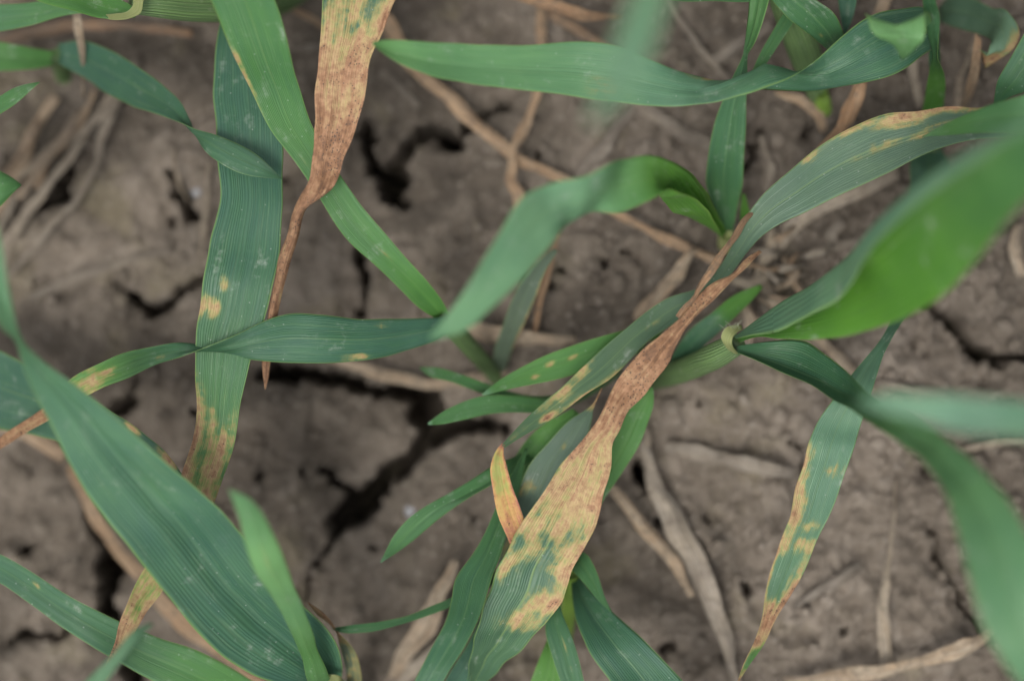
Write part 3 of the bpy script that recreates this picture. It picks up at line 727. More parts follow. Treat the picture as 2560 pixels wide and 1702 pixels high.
blade(P, [(1118,790,1128,820,-13),(1085,795,1092,848,-11),(1000,797,1000,880,-8),(900,797,905,902,-4),(800,787,800,908,-1),(720,784,705,906,0),(650,808,625,899,2,0),(600,832,572,890,3,-1),(553,852,535,877,4,-2),(505,872,500,862,4,-1),(455,890,450,856,3,1),(400,908,385,866,2),(325,942,305,884,1),(265,965,245,910,0),(215,993,180,945,-1),(150,1035,128,1003,-4),(100,1062,85,1036,-8),(20,1110,10,1085,-12),(-60,1160,-65,1140,-16)],
  label='dark green leaf twisted once with a yellowing dead tip', yg=[(0,.0),(8,.12),(11,.25),(13,.75),(15,.8)],
  nec=[(0,0),(12.6,0),(13.4,.28),(14.4,.36),(15.2,.7),(18,.75)], blobs=[(10.9,.3,.25,.2,.45),(12.8,.5,.45,.35,.55),(13.5,.45,.35,.3,.6),(8.2,.95,.9,.12,.55),(3.2,.9,.5,.14,.35),(2.5,.2,.25,.2,.35)])
blade(P, [(1240,945,1256,945,-42),(1234,890,1274,893,-34),(1256,815,1306,818,-27),(1290,730,1342,735,-22),(1330,668,1367,672,-19),(1384,622,1394,628,-17)], label='narrow dull grey green leaf', dull=0.75, blobs=[(2.5,1.0,3,.1,.6)])

# centre right plant: dark upright leaf and bright arching leaf
P = plant(1815, 610, 'wheat plant right of centre with a dark upright leaf and a bright leaf arching left')
tube(P, 'stem', [(1812,640,36,-46),(1813,610,40,-38),(1815,580,40,-27)], MAT_COLLAR, label='short pale sheath')
blade(P, [(1812,580,1830,580,-26,None,-.3),(1792,535,1845,515,-22,None,-.3),(1765,459,1857,455,-17,None,-.2),(1768,395,1861,390,-14),(1784,320,1864,330,-11),(1806,252,1866,248,-8),(1831,195,1868,185,-6),(1855,140,1870,142,-4),(1864,96,1887,108,-3,1),(1868,57,1905,60,-1,3),(1873,0,1923,0,0,4),(1880,-80,1945,-80,3),(1900,-180,1950,-190,2),(1930,-260,1935,-262,0)],
  label='dark green upright leaf twisted near the top', yg=[(0,.35),(3,.22),(6,.2),(9,.45)], keel=-.05)
blade(P, [(1820,590,1812,602,-28,-27,-.4),(1803,552,1792,566,-20,-15,-.6),(1775,495,1766,522,-8,1,-.66),(1745,452,1733,494,2,11,-.6),(1712,420,1703,484,9,18,-.46),(1675,402,1666,474,14,21,-.30),(1645,393,1645,490,17,22,-.17),(1610,389,1610,508,20,23,-.08),(1565,396,1545,531,24,25,-.08),(1520,410,1478,532,31,26,.05),(1462,442,1430,556,34,28,.12),(1372,459,1396,584,36),(1308,492,1355,640,40),(1240,598,1300,702,44),(1175,705,1222,775,47),(1112,792,1155,830,48),(1070,846,1078,852,48)],
  pale=[(0,0),(6,.1),(10.5,.85),(15,.8)], label='bright leaf arching over with its blurred blue green end hanging left', yg=[(0,1),(6.5,.95),(9.5,.3),(12,.4),(14,.5)], nu=20, keel=.0)
blade(P, [(1850,575,1860,578,-30),(1852,520,1874,532,-25),(1857,484,1862,488,-23)], yg=.9, label='short bright new blade')

# brown edged green leaf coming in from the right, its dead tip bent
P = plant(2760, 330, 'wheat plant beyond the right edge with a long leaf crossing to the centre')
blade(P, [(2760,280,2760,320,-40),(2680,245,2690,325,-24),(2560,262,2560,344,-12),(2441,270,2449,348,-5),(2372,266,2372,363,-2),(2290,278,2300,392,0),(2219,283,2225,430,0),(2123,321,2150,465,0),(2045,368,2080,497,0),(1975,428,2010,533,0),(1905,490,1950,562,-1),(1865,545,1905,592,-2),(1835,605,1866,634,-4),(1805,660,1832,680,-7),(1760,712,1775,738,-9),(1662,749,1692,800,-8),(1560,825,1613,860,-6),(1468,906,1530,945,-4),(1407,963,1468,985,-3),(1345,1017,1384,1044,-2),(1300,1060,1325,1080,-1),(1254,1112,1262,1119,0)],
  label='green leaf with a brown upper margin and brown patches near its end', mid=.36, dull=.5, yg=[(0,.1),(12,.1),(15,.15),(19,.4),(21,.3)], nu=18,
  pale=[(0,0),(4,.1),(8,.16),(10,.1),(13,0)], blobs=[(4.0,.0,1.8,.2,.8),(5.4,.08,1.2,.26,.68),(6.8,.03,1.2,.14,.5),(8.3,.05,.5,.18,.42),(6.2,.5,1.3,.14,.34),(5.0,.52,.8,.14,.36),(4.4,.4,.9,.12,.36),(17.4,.05,.7,.4,.42),(18.5,.25,1.0,.5,.40),(19.1,.78,.45,.28,.85),(18.2,.97,1.8,.2,.5),(20.5,.5,1.0,.7,.22),(15.5,.6,.3,.2,.3)])
lf = [c for c in P.children][0]
blade(P, [(1254,1108,1262,1112,0),(1241,1126,1259,1126,0,-1),(1229,1158,1266,1156,-1),(1232,1224,1280,1215,-1),(1246,1290,1300,1270,-2),(1266,1340,1318,1315,-3),(1290,1400,1345,1380,-6),(1320,1450,1340,1445,-8)], name='leaf_tip', mat=MAT_TIP,
  label='bent dead leaf tip, orange and yellow with red margins', nec=[(0,1.0),(.7,.75),(1.4,.12),(3,.3),(5,.62),(7,.8)], blobs=[(3,1.0,5,.3,.85),(3,.0,4,.2,.7)])
tube(P, 'stem', [(2780,340,60,-46),(2775,315,56,-42),(2762,295,44,-38)], MAT_STEM)

# bottom centre plant
P = plant(1190, 1800, 'wheat plant at the bottom centre with a broad half brown speckled leaf')
blade(P, [(1898,624,1904,630,2),(1855,652,1870,664,3,None,.5),(1828,684,1839,691,3,None,.6),(1793,703,1814,720,3,None,.3),(1745,742,1774,757,3,None,.2),(1713,780,1737,795,3,None,.4),(1688,804,1708,826,3,None,.2),(1648,842,1696,858,3,None,.12),(1605,876,1680,893,3,None,.1),(1570,914,1647,940,3,None,.08),(1533,970,1608,988,3),(1506,1021,1570,1032,3,None,.1),(1485,1062,1550,1072,3,None,.1),(1438,1122,1533,1112,3),(1396,1171,1525,1180,3),(1350,1244,1512,1250,3),(1306,1305,1488,1305,2),(1275,1362,1457,1380,2),(1240,1430,1425,1452,1),(1215,1500,1390,1518,0),(1192,1575,1340,1590,-3),(1172,1655,1265,1655,-8,None,-.2),(1168,1720,1210,1715,-14,None,-.3),(1180,1790,1200,1790,-25)],
  label='broad leaf, brown and speckled towards a thin curled tip, green at the base', mid=.6, nu=22, ripple=0.0011, dull=.3, yg=[(0,.2),(17,.12),(23,.2)],
  nec=[(0,.72),(3,.74),(6,.80),(9,.84),(11,.72),(12,.62),(13,.54),(14,.50),(15,.45),(16,.40),(17,.26),(18,.08),(18.7,.0),(23,0)],
  blobs=[(15,.95,2.6,.28,.82),(17.4,.97,1.2,.42,.80),(18.9,.86,.8,.42,.66),(17.6,.1,.9,.22,.58),(19.6,.62,.5,.5,.45),(9.3,.05,1.2,.2,.30)])
blade(P, [(1312,1118,1318,1122,-12),(1276,1188,1302,1205,-10),(1243,1263,1282,1285,-8),(1212,1332,1262,1350,-5),(1178,1390,1245,1405,-2),(1138,1447,1228,1448,1),(1128,1500,1212,1502,4),(1113,1553,1190,1561,7),(1082,1611,1160,1620,9),(1050,1675,1125,1675,10),(1005,1770,1075,1770,8),(1000,1880,1050,1890,-10),(1030,1960,1045,1960,-40)],
  label='smooth green leaf with a pale margin, narrow end tucked behind the orange tip', yg=[(0,.4),(5,.2),(12,.15)])
blade(P, [(1212,1520,1220,1524,-14),(1170,1605,1215,1612,-12),(1112,1705,1175,1700,-12),(1085,1790,1150,1785,-18),(1120,1860,1140,1860,-40)], label='dark green blade in the gap beside the broad speckled leaf', yg=.05)
blade(P, [(949,1404,953,1406,-9),(960,1384,984,1386,-9),(983,1339,1038,1345,-9),(1013,1303,1097,1297,-9),(1059,1268,1155,1255,-9),(1117,1236,1227,1213,-10),(1174,1201,1270,1190,-11),(1227,1167,1310,1165,-13),(1300,1135,1340,1150,-18),(1360,1120,1370,1135,-30)], label='short green leaf with a pointed tip over bare soil', yg=.36, pale=[(0,1),(.8,0),(9,0)])
blade(P, [(829,1569,833,1573,-9),(868,1563,850,1580,-9),(944,1555,925,1578,-9),(1021,1538,990,1563,-10),(1078,1515,1062,1541,-11),(1125,1494,1125,1518,-12),(1190,1450,1210,1475,-18),(1250,1420,1260,1435,-30)], label='narrow green leaf pointing left at the bottom', yg=.25)
blade(P, [(1502,968,1507,972,-8,None,.5),(1474,1016,1484,1022,-8),(1428,1048,1479,1050,-9),(1370,1108,1465,1100,-10),(1325,1160,1440,1150,-10),(1298,1220,1410,1215,-10),(1275,1290,1375,1295,-11),(1252,1380,1340,1390,-12),(1232,1470,1310,1480,-13),(1205,1600,1260,1600,-16),(1185,1720,1215,1720,-24)], label='dull grey green leaf behind the broad speckled one', dull=.6, pale=.15, nec=[(0,.7),(.8,.6),(1.4,0),(10,0)], blobs=[(5,.2,.4,.3,.5),(3.2,.5,.35,.1,.5),(7,.2,.5,.3,.5)])
blade(P, [(1630,966,1635,974,-12),(1596,990,1635,1008,-12),(1565,1035,1621,1055,-12),(1540,1090,1602,1105,-12),(1510,1150,1567,1162,-13),(1465,1220,1522,1230,-14),(1420,1310,1470,1320,-16),(1390,1420,1425,1430,-24),(1385,1500,1395,1500,-40)], label='bright green blade showing along the right margin of the broad speckled leaf', yg=.6)
tube(P, 'stem', [(1190,1860,60,-46),(1188,1810,60,-38),(1188,1770,50,-26)], MAT_STEM)

# small plant under the right margin of the broad leaf
P = plant(1420, 1500, 'small wheat plant with a pale green sheath fanning out at the bottom right of centre')
tube(P, 'stem', [(1405,1640,36,-46),(1416,1570,40,-36),(1424,1500,44,-26),(1425,1430,44,-20)], MAT_SHEATH, label='pale yellow green sheath')
blade(P, [(1420,1410,1434,1380,-15),(1432,1428,1466,1384,-11),(1465,1463,1492,1428,-9),(1498,1501,1512,1487,-8),(1526,1529,1531,1527,-8)], label='short green leaf with a sharp tip pointing lower right', yg=.3)
blade(P, [(1425,1440,1440,1432,-22),(1430,1485,1470,1470,-16),(1440,1548,1545,1542,-10),(1468,1618,1618,1608,-6),(1525,1702,1705,1698,-4),(1600,1800,1780,1780,0),(1720,1930,1800,1910,2),(1850,2030,1855,2025,0)], label='broad dark green leaf running out of the bottom edge', yg=[(0,.1),(3,.08),(7,.1)])
blade(P, [(1380,1500,1396,1480,-12),(1364,1545,1408,1535,-9),(1363,1580,1424,1573,-8),(1380,1638,1445,1637,-7),(1402,1702,1462,1702,-7),(1440,1800,1490,1800,-8),(1500,1900,1505,1900,-10)], label='green leaf overlapping the pale sheath', yg=.2, blobs=[(3,.62,1.2,.06,.3)])
blade(P, [(1372,1585,1386,1585,-17),(1360,1620,1396,1625,-15),(1326,1702,1402,1705,-14),(1290,1790,1370,1795,-14),(1270,1880,1275,1880,-16)], label='light green blade lowest at the bottom edge', yg=.75)

# right plant: ribbed stem, hairy collar, rolled blurred leaf and arching leaf
P = plant(1640, 955, 'wheat plant at right with ribbed stem, hairy pale collar and a large blurred rolled leaf')
tube(P, 'stem', [(1610,962,40,-46),(1650,945,58,-36),(1690,932,64,-26),(1750,908,66,-15),(1805,880,66,-7),(1845,858,54,-4)], MAT_STEM, nseg=30)
cl = blade(P, [(1852,812,1855,825,2),(1832,813,1843,831,4),(1812,821,1833,842,5),(1803,842,1830,856,5),(1814,866,1832,866,4),(1836,884,1844,880,1)], name='collar', mat=MAT_COLLAR, camber=.2, step=.0005)
for k in range(7):
    a = random.uniform(0, 1); bx = 1808 + 46 * a + random.uniform(-4, 4); by = 838 - 20 * a
    an = math.radians(random.uniform(60, 150) - 15 * a); ln = random.uniform(14, 34)
    tube(cl.parent, 'hair', [(bx, by, .8, 4), (bx + math.cos(an) * ln * .5, by - math.sin(an) * ln * .5, .6, 5), (bx + math.cos(an) * ln + random.uniform(-4, 4), by - math.sin(an) * ln, .35, 5)], MAT_HAIR, nseg=5)
blade(P, [(1842,846,1845,858,-1,-5),(1885,838,1895,843,4,3),(1945,828,1955,847,10,9),(2028,787,2040,848,20,18),(2085,757,2115,840,27,25),(2120,725,2190,820,34,32),(2155,660,2265,790,43,40),(2205,595,2340,752,52,48),(2270,535,2415,680,62,58),(2360,462,2485,592,74,70),(2460,395,2565,500,86,82),(2580,320,2660,420,94,91),(2720,260,2740,280,96)],
  fold=[(1838,842,-4),(1875,812,-2),(1951,757,2),(2020,718,11),(2070,682,19),(2110,652,26),(2140,625,35),(2185,572,44),(2248,512,55),(2335,442,68),(2440,375,81),(2570,312,91),(2725,265,95)], um=.28, camber=-.06,
  pale=[(0,.35),(6,.5),(8,.9),(12,1)], label='large rolled leaf, bright inside and blurred towards the right edge', yg=[(0,.7),(5,1),(7,.95),(9,.6),(12,.25)], nu=40, keel=0.0)
blade(P, [(1848,864,1828,874,-3,-3,-.2),(1925,852,1876,893,-5,-1,-.25),(2005,850,1945,926,-4,2,-.28),(2060,885,2020,958,0,6,-.25),(2110,922,2085,1000,6,13,-.2),(2162,973,2130,1024,18,23,-.1),(2240,1022,2195,1070,32,35),(2320,1065,2260,1115,44),(2400,1125,2320,1165,54),(2480,1200,2368,1240,62),(2545,1290,2398,1340,68),(2600,1400,2425,1450,72),(2640,1520,2456,1561,74),(2690,1640,2510,1655,74),(2740,1760,2590,1760,70),(2720,1900,2710,1900,60)],
  label='arching leaf, ribbed and sharp at the collar and blurred at lower right', pale=[(0,0),(4,0),(7,.35),(14,.4)], yg=[(0,.2),(4,.12),(6,.5),(9,.5),(14,.3)], nu=18)
blade(P, [(1900,710,1906,720,-20),(1840,735,1865,765,-19),(1780,780,1812,818,-18),(1722,828,1752,872,-19),(1685,880,1712,912,-24),(1665,935,1690,945,-34)], label='low dark blade behind the speckled leaf, bright near its end', yg=[(0,.9),(1.6,.8),(2.2,.1),(5,.1)])

# blurred pale leaf from the right edge
P = plant(2900, 1150, 'wheat plant beyond the right edge with a pale blurred leaf pointing left')
blade(P, [(2905,1140,2925,1150,-42),(2860,1050,2890,1130,30),(2780,1020,2790,1130,70),(2700,1020,2700,1120,84),(2560,1003,2560,1097,88),(2410,990,2410,1082,88),(2300,986,2290,1050,86),(2200,986,2190,1025,84),(2140,1000,2142,1008,82)], label='pale blurred leaf', yg=.1, pale=[(0,.4),(5,.6),(5.6,1.2),(6.4,1.3),(7,.8),(8,1)], dull=.1)
tube(P, 'stem', [(2915,1170,56,-46),(2914,1150,50,-41),(2912,1138,36,-36)], MAT_STEM)

# spotted leaf running down the right
P = plant(2330, 330, 'wheat plant at right whose long spotted leaf hangs down to the bottom edge')
tube(P, 'stem', [(2325,300,60,-46),(2325,340,60,-40),(2325,380,54,-34)], MAT_STEM)
blade(P, [(2295,360,2350,365,-34,None,-.3),(2275,410,2378,420,-28),(2275,500,2372,512,-22),(2268,620,2345,640,-15),(2250,730,2305,748,-8),(2226,800,2252,806,-4),(2190,865,2222,862,-1),(2133,930,2200,918,0),(2080,1000,2168,1010,1),(2043,1059,2148,1075,1),(2024,1102,2137,1110,2),(2009,1156,2117,1165,2),(1990,1215,2097,1225,2),(1974,1293,2068,1300,2),(1953,1347,2040,1356,2),(1928,1431,2004,1438,2),(1914,1485,1975,1488,2,None,-.15),(1903,1542,1938,1545,2,None,-.3),(1882,1611,1908,1610,2,None,-.2),(1859,1660,1875,1660,2),(1843,1706,1847,1707,2)],
  label='green leaf with orange brown patches along its margins and a brown tip', dull=.25, pale=[(0,0),(7,.1),(9,.55),(12,.45),(15,.2),(17,0)], yg=[(0,.0),(5,.1),(9,.15),(17,.2),(18,.7),(20,.5)], nu=18, ripple=0.0004,
  blobs=[(10.8,.0,1.0,.25,.6),(12.0,.02,1.0,.3,.66),(12.9,.1,.9,.42,.62),(13.9,.05,.7,.4,.68),(13.3,.55,.35,.5,.46),(14.1,.7,.4,.45,.52),(11.2,.75,.5,.3,.36),(16.0,.95,1.6,.4,.85),(16.6,.5,.6,.9,.55),(15,.0,3.5,.1,.62),(17.2,.5,1.0,1.2,.86),(17.8,.3,.7,.8,.9),(19,.0,2,.3,.6),(20,.5,.8,1.2,.85)])

# small low plant in the centre
P = plant(1590, 880, 'small low wheat plant in the centre with green leaf tips pointing left')
blade(P, [(1203,985,1208,988,-9),(1255,945,1272,973,-9),(1334,902,1353,957,-10),(1430,864,1430,937,-11),(1544,829,1520,902,-13),(1610,810,1590,860,-20),(1660,820,1650,850,-32)], label='bright green leaf with a pale tip and tan specks', pale=[(0,1.8),(.45,.1),(6,0)], yg=.62, blobs=[(2.4,.35,.2,.2,.45),(3.0,.4,.2,.12,.4),(1.9,.7,.2,.15,.5)])
blade(P, [(1068,1058,1074,1062,-11),(1100,1034,1100,1061,-11),(1155,1005,1158,1050,-12),(1220,988,1215,1036,-13),(1289,990,1285,1030,-15),(1361,998,1345,1032,-18),(1450,975,1445,1005,-26),(1550,920,1550,940,-36)], label='green leaf with a white tip, lowest of the three', pale=[(0,2),(.4,.05),(6,0)], yg=.4)
blade(P, [(1048,918,1054,926,-22),(1085,917,1070,938,-21),(1155,936,1130,955,-20),(1212,956,1190,978,-20),(1290,982,1280,1005,-22),(1400,985,1395,1005,-28),(1500,940,1500,955,-36)], label='narrow dark leaf, farthest left', yg=.4)
blade(P, [(1430,1020,1450,1035,-19),(1345,1070,1390,1092,-19),(1290,1140,1335,1165,-19),(1262,1230,1300,1240,-20),(1250,1300,1270,1305,-22)], label='bright green blade deep behind the dull leaf', yg=.65)
tube(P, 'stem', [(1600,900,40,-46),(1595,880,40,-40),(1600,858,34,-34)], MAT_STEM)

# bottom left plant with the largest leaf
P = plant(850, 1790, 'wheat plant at the bottom left with the largest dark green leaf')
tube(P, 'stem', [(880,1830,70,-46),(872,1790,72,-36),(860,1750,60,-24),(848,1716,44,-15)], MAT_STEM)
blade(P, [(806,1694,810,1706,-9),(824,1686,828,1702,-7),(842,1686,844,1702,-7),(856,1694,854,1706,-9)], name='collar', mat=MAT_COLLAR, camber=.2, step=.0005)
blade(P, [(805,1728,853,1706,-14,None,-.3),(725,1716,855,1655,-8,None,-.16),(645,1692,832,1590,-3,None,-.15),(555,1638,765,1518,2,None,-.15),(478,1561,698,1455,7,None,-.15),(421,1492,648,1398,10,None,-.15),(363,1420,600,1328,13,None,-.15),(318,1362,553,1275,16,None,-.14),(268,1301,503,1230,18,None,-.13),(214,1228,440,1178,21,None,-.12),(170,1150,370,1115,24),(119,1047,270,1027,28),(80,971,178,953,32),(54,902,100,898,36),(38,852,50,838,40,41),(2,815,24,735,44,46),(-40,740,0,600,48),(-90,620,-30,480,50),(-110,500,-70,400,46),(-110,380,-105,375,40)],
  label='largest leaf, dark blue green, blurred and twisted towards the left edge', pale=[(0,0),(6,.05),(10,.3),(15,.5)], mid=.05, yg=[(0,.05),(5,.05),(10,.12),(13,.25),(19,.45)], nu=28, keel=.09, step=0.0012)
blade(P, [(570,1221,575,1223,42),(580,1245,615,1240,41),(597,1293,646,1268,38),(612,1351,676,1320,34),(631,1416,707,1385,30),(670,1475,732,1455,24),(704,1530,757,1515,17),(728,1580,782,1578,10),(748,1625,792,1618,4),(766,1690,820,1680,-4),(790,1740,840,1735,-20)], label='light green blurred young leaf pointing up', pale=[(0,.8),(6,.7),(8,.2)], yg=[(0,.8),(4,1),(8,.7),(10,.4)], camber=.10, blobs=[(4,.45,1.2,.2,.22)])
blade(P, [(-160,1380,-160,1400,-6),(-90,1360,-100,1430,-6),(0,1385,0,1458,-5),(76,1427,94,1523,-5),(153,1477,164,1573,-5),(230,1519,230,1615,-5),(300,1552,287,1649,-6),(383,1588,344,1682,-7),(497,1626,450,1735,-9),(635,1702,560,1785,-14),(740,1770,700,1830,-22),(830,1820,815,1840,-38)], label='green leaf crossing the bottom left corner', yg=[(0,.1),(6,.2),(9,.55)], blobs=[(3.1,.3,.12,.15,.5)])
blade(P, [(770,1505,776,1510,-6,None,.4),(792,1520,806,1535,-7,None,.5),(832,1560,838,1572,-9,None,.3),(848,1610,884,1622,-12),(862,1660,902,1675,-15),(868,1720,900,1730,-24)], name='withered_leaf', label='dull curled withered leaf', dull=.9, nec=[(0,.6),(2,.6),(3,.25),(5,.2)])
# pale tip at the bottom
P = plant(60, 1900, 'wheat plant beyond the bottom edge showing one pale blurred leaf tip')
blade(P, [(378,1555,384,1560,34),(330,1580,340,1606,36),(282,1632,300,1660,36),(243,1672,268,1702,36),(200,1720,235,1760,34),(130,1800,165,1840,20),(60,1870,80,1890,-40)], label='pale blurred leaf tip', yg=.3, dull=.2, pale=.6, camber=.15)

# top left plant with the long striped leaf
P = plant(700, 0, 'wheat plant at top left with a yellow collar and a long striped hanging leaf')
tube(P, 'stem', [(760,-30,60,-46),(700,5,70,-36),(640,15,76,-26),(560,18,80,-15),(460,14,80,-8),(370,5,72,-3),(325,5,60,-2)], MAT_STEM, nseg=30)
blade(P, [(258,38,264,47,0),(290,34,292,51,2),(320,27,327,47,3),(332,12,352,34,3),(330,-8,358,6,3),(330,-40,362,-30,2)], name='collar', mat=MAT_COLLAR, camber=.2, step=.0005)
blade(P, [(560,30,610,20,-16,None,-.25),(546,75,668,70,-13),(538,150,692,150,-10),(533,220,702,220,-8),(537,300,708,300,-6),(542,370,708,370,-5),(548,430,707,440,-4),(549,480,706,500,-3),(540,545,704,560,-2),(525,610,697,640,-1),(512,680,682,720,0),(500,760,660,800,0),(490,830,634,880,0),(487,930,617,940,0),(492,1000,602,1020,0),(489,1060,590,1085,0),(472,1130,572,1155,0),(452,1195,550,1215,0),(430,1260,524,1285,0),(400,1340,475,1380,0,None,-.15),(360,1423,406,1475,0,None,-.2),(335,1469,368,1525,0),(314,1515,345,1568,1),(297,1561,320,1612,1),(287,1605,298,1648,1),(262,1660,276,1685,0),(235,1725,245,1735,-1)],
  label='long striped leaf, blue green above, yellow and brown towards its tip', mid=0.02, nu=24, step=0.0008, ripple=0.0004, camber=-.03, keel=.0,
  yg=[(0,0),(8,.05),(11,.15),(14,.35),(18,.6),(25,.7)],
  nec=[(0,0),(12.5,.0),(14.0,.12),(15.5,.28),(17.5,.38),(19,.38),(20,.34),(22,.42),(24,.75),(26,.7)],
  blobs=[(10.2,.3,.35,.12,.40),(11.0,.14,.5,.2,.50),(11.2,.0,.5,.1,.55),(14.2,.0,1.3,.24,.66),(15.5,.0,1.6,.30,.74),(17.0,.03,1.6,.45,.76),(15.6,.72,1.0,.2,.62),(16.5,.75,.9,.32,.7),(17.6,.7,.9,.5,.75),(14.3,.35,.3,.1,.45),(21.6,1.0,2.2,.4,.75),(21,0,2.5,.2,.5)])
blade(P, [(345,22,338,45,-1,None,-.3),(295,-5,262,48,1,None,-.3),(215,-50,190,30,4),(110,-100,90,0,8),(0,-150,-10,-60,12),(-80,-160,-85,-150,12)], label='bright green leaf leaving the yellow collar', yg=.6)
blade(P, [(330,10,290,35,-8),(190,-12,184,36,-10),(90,5,77,63,-12),(0,12,0,80,-13),(-100,5,-105,90,-14),(-210,30,-212,60,-16)], label='green leaf slightly blurred at the top left corner', yg=[(0,.5),(5,.15)])

# blurred dark plant at the left
P = plant(150, 150, 'low wheat plant at the upper left with a dark blurred twisted leaf')
tube(P, 'stem', [(160,190,50,-50),(150,160,50,-42),(146,140,46,-32)], MAT_STEM)
blade(P, [(148,160,145,108,-31),(214,199,210,104,-28),(268,233,275,125,-24),(330,266,350,172,-18),(390,284,415,220,-12),(430,299,455,262,-8,-9),(462,311,474,300,-5,-8),(497,325,492,345,-3,-5),(543,337,520,388,-1),(593,360,570,420,0),(650,394,630,441,1),(708,447,705,449,1)], label='dark twisted leaf with a pale dusty tip', yg=[(0,0),(6,.1),(11,.15)], dull=.15)
blade(P, [(140,130,135,165,-32),(70,118,75,174,-29),(0,105,0,178,-27),(-90,90,-90,170,-26),(-190,90,-190,110,-30)], label='dark green blurred leaf running to the left edge', yg=.55)
P = plant(-140, 340, 'wheat plant beyond the left edge showing one sharp green tip')
blade(P, [(97,204,100,207,1),(57,212,90,216,1),(0,241,38,262,1),(-30,262,0,286,0),(-90,310,-60,335,-10),(-140,355,-125,365,-42)], label='small pointed green leaf tip', yg=.4)
P = plant(-150, 470, 'wheat plant beyond the left edge showing a folded green tip')
blade(P, [(50,458,54,464,5),(31,444,40,476,5,None,.4),(0,428,5,512,5,None,.35),(-50,405,-40,540,2,None,.3),(-110,420,-105,520,-15),(-150,460,-145,475,-44)], label='folded green leaf tip at the left edge', yg=.45)
P = plant(-220, 900, 'wheat plant beyond the left edge with a bluish leaf under the largest leaf')
blade(P, [(-230,830,-230,900,-40),(-110,840,-120,1000,-28),(0,876,-5,1070,-22),(70,912,75,1085,-18),(160,958,150,1105,-13),(280,1030,240,1135,-8),(360,1083,320,1165,-4),(430,1148,400,1212,-1),(478,1218,472,1228,0)], label='bluish leaf with orange spots beside the largest leaf', yg=.0, blobs=[(5.7,.06,.35,.2,.55),(6.9,.15,.5,.4,.68)], dull=.2)

# top right
P = plant(2345, 330, 'wheat plant at the top right with a broad twisted leaf crossing to the left')
tube(P, 'stem', [(2320,420,46,-46),(2322,350,46,-38),(2328,290,46,-30)], MAT_SHEATH)
blade(P, [(2315,330,2352,335,-34),(2306,290,2356,290,-28),(2314,235,2363,232,-20),(2321,185,2361,186,-12),(2330,140,2344,146,-4,0),(2322,100,2346,104,3,6),(2312,50,2350,42,9),(2305,0,2340,0,13),(2290,-110,2335,-120,18),(2280,-230,2290,-232,20)], label='narrow twisted leaf, bright below and dark above', yg=[(0,.85),(3,.75),(4,.3),(9,.2)])
blade(P, [(2330,230,2345,230,-26),(2322,150,2350,155,-18),(2325,30,2344,120,-8,-12),(2250,22,2312,135,-2,-4),(2170,45,2235,186,1,0),(2097,99,2145,210,3,0),(2028,161,2050,226,5,-2,.04),(1975,194,1995,228,7,-3,.22),(1915,219,1922,226,8,-3,.34),(1850,240,1845,212,9,0,.22),(1760,260,1740,190,9,4,-.02),(1659,266,1640,155,9),(1544,256,1540,115,10),(1430,241,1430,105,11),(1315,226,1334,113,13),(1174,209,1174,111,16),(1059,184,1040,103,19),(985,152,965,101,20),(934,114,932,106,21)],
  label='broad leaf twisted once with its blurred tip at the left', pale=[(0,0),(7,0),(10,.45),(15,.4),(18,.2)], mid=.05, yg=[(0,.2),(4,.05),(8,.15),(11,.2),(14,.5),(17,.65)], nu=20, camber=-.1, blobs=[(12.2,.2,.7,.35,.28),(9.7,.95,.9,.15,.42)])
blade(P, [(2185,75,2330,75,2),(2164,34,2322,34,19),(2169,48,2313,44,25),(2184,84,2311,94,26),(2230,111,2284,124,23),(2252,148,2258,149,19)], label='pale green blurred leaf end drooping towards the camera', yg=.75, pale=.5, camber=-.16)

P = plant(2065, 310, 'wheat plant near the top with a green stem yellowing at its foot')
tube(P, 'stem', [(2052,262,46,-38),(2040,220,60,-32),(2018,150,84,-26),(1985,60,86,-18),(1950,-40,80,-10)], MAT_STEM, nseg=24)
tube(P, 'sheath', [(2066,330,26,-46),(2062,300,38,-42),(2056,262,48,-36),(2050,225,40,-31)], MAT_SHEATH, nseg=18, label='yellow green sheath at the foot of the stem')
blade(P, [(1790,-190,1850,-240,2),(1850,-110,1950,-150,4),(1925,-2,2028,-10,1),(1974,50,2082,31,-1),(2028,90,2106,75,-4),(2064,121,2112,108,-9),(2088,155,2114,148,-20)], label='broad green leaf ending at the twisted leaf', yg=.25, blobs=[(4.2,.35,.25,.2,.35)])
blade(P, [(1992,-10,2004,0,-8),(1957,38,1986,52,-7),(1913,111,1944,117,-7),(1882,172,1906,176,-8),(1866,212,1878,218,-12)], label='narrow green leaf slanting down', yg=.35)
blade(P, [(2085,-120,2160,-130,-8),(2092,-20,2146,-20,-12),(2100,40,2132,45,-14),(2108,86,2113,88,-16)], label='dark blue green leaf at the top edge', yg=.0)
blade(P, [(1600,-40,1610,-10,0),(1685,-14,1685,3,1),(1780,-18,1780,4,1),(1885,-20,1885,4,0),(1990,-40,1990,-20,-6)], label='green leaf margin grazing the top edge', yg=.3)

P = plant(1850, -900, 'wheat plant beyond the top edge with a very blurred leaf near the camera')
blade(P, [(1860,-900,1890,-905,-40),(1820,-700,1920,-720,40),(1720,-450,1850,-470,90),(1630,-200,1755,-190,112),(1572,0,1672,0,118),(1535,110,1632,120,120),(1505,200,1585,215,120),(1470,310,1482,316,120)], label='very blurred pale green leaf tip', yg=.25, dull=.3, pale=.6, step=.002)

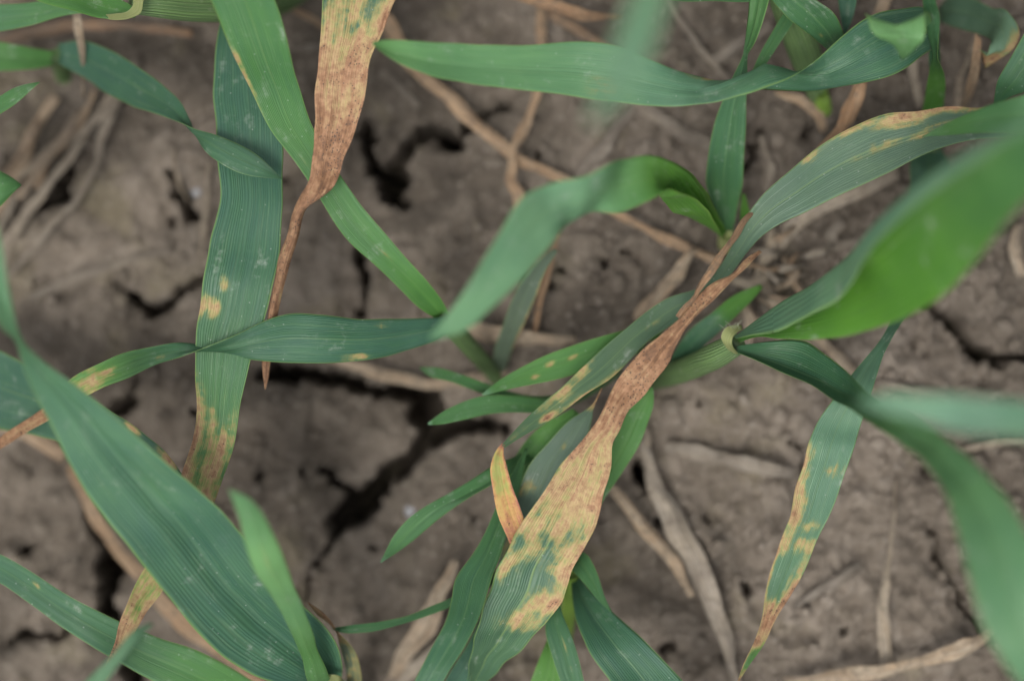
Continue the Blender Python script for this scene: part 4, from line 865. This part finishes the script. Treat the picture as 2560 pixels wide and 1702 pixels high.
P = plant(2390, 270, 'withered wheat plant at the top right with a curled leaf and dead brown tips')
blade(P, [(2345,20,2345,50,-36),(2375,-8,2365,62,-31),(2430,-4,2420,78,-25),(2482,22,2466,95,-19),(2520,30,2478,104,-14),(2549,78,2474,118,-12),(2540,118,2466,140,-12),(2500,150,2456,128,-14),(2462,172,2440,120,-17)], label='curled dark leaf with a brown withered margin', yg=.1, dull=.45, pale=[(0,0),(4,.2),(6,.7),(9,.6)], blobs=[(5.8,.0,1.3,.5,.75),(7.2,.2,1.2,1.0,.75),(8,.5,1,1.2,.8)])
blade(P, [(2438,82,2454,98,-15),(2430,130,2452,140,-16),(2426,170,2448,180,-19),(2412,225,2432,235,-26),(2398,275,2410,280,-38)], name='withered_leaf', mat=MAT_STRAW, label='brown withered leaf hanging down', nec=[(0,.75),(4,.6)], dull=.05)
tube(P, 'stem', [(2380,300,34,-46),(2368,200,40,-44),(2356,100,44,-42),(2350,40,40,-38)], MAT_STEM)

P = plant(2620, 330, 'wheat plant at right edge with a light green pointed leaf over the brown edged one')
tube(P, 'stem', [(2890,300,50,-46),(2885,260,50,-40),(2870,235,40,-34)], MAT_STEM)
blade(P, [(2306,340,2309,343,7),(2372,306,2374,337,11),(2468,264,2470,331,17),(2560,237,2565,328,22),(2680,200,2690,305,22),(2800,200,2810,280,0),(2870,230,2885,260,-40)], label='light green pointed leaf', pale=[(0,1),(1,.2),(6,.2)], yg=[(0,1),(2,.5),(6,.3)])
blade(P, [(2720,-60,2760,0,4),(2640,-30,2720,60,4),(2566,76,2640,145,2),(2525,145,2602,192,1),(2497,195,2572,224,0),(2487,240,2520,246,-4),(2482,275,2492,278,-8)], label='dark green leaf at the right edge', yg=.2)

# ------------------------------------------------------------------ unseen crop plants, added round the picture to block low sky light
def added_shade_plant():
    root = bpy.data.objects.new('wheat_plant', None); root['_w'] = [0.0, 0.0, 0.0]; SC.collection.objects.link(root)
    tag(root, 'unseen green wheat plant added outside the picture to block low sky light', 'wheat plant', 'unseen wheat plants added round the picture to block low sky light')
    for k in range(5):
        a = k * 2.2 + 0.4; ca, sa = math.cos(a), math.sin(a); L = []; R = []
        ln = (0.10, 0.13, 0.11, 0.09, 0.12)[k]; sp = (0.030, 0.042, 0.025, 0.038, 0.034)[k]
        for f, w in ((0, .004), (.2, .006), (.45, .010), (.7, .010), (.88, .006), (1, .0006)):
            r = sp * f ** 1.6 * (1.25 - .25 * f); z = ln * math.sin(f * 1.75) / math.sin(1.57) * .95
            c = np.array([r * ca, r * sa, z]); nrm = np.array([-sa, ca, 0.25]) * w / 2
            L.append(c - nrm); R.append(c + nrm)
        ribbon('leaf', L, R, MAT_LEAF, root, camber=-.12, yg=.1 + .12 * k, nu=7, step=.006)
    return root
proto = added_shade_plant(); used = 0
ca_rng = random.Random(3)
spots = []
while len(spots) < 46:
    x = ca_rng.uniform(-.42, .42); y = ca_rng.uniform(-.36, .36)
    if (abs(x) < .158 and abs(y) < .122) or any(math.hypot(x - a, y - b) < .035 for a, b in spots): continue
    spots.append((x, y))
for x, y in spots:
    if used == 0: o = proto
    else:
        o = proto.copy(); SC.collection.objects.link(o)
        for ch in proto.children:
            c = ch.copy(); SC.collection.objects.link(c); c.parent = o
    used += 1
    o.location = (x, y, float(ground(np.array([x]), np.array([y]), False)[0]) - .001); o.rotation_euler = (0, 0, ca_rng.uniform(0, 6.28))
    k = ca_rng.uniform(.85, 1.15); o.scale = (k, k, k)

# ------------------------------------------------------------------ done
for o in SC.objects:
    if '_w' in o: del o['_w']
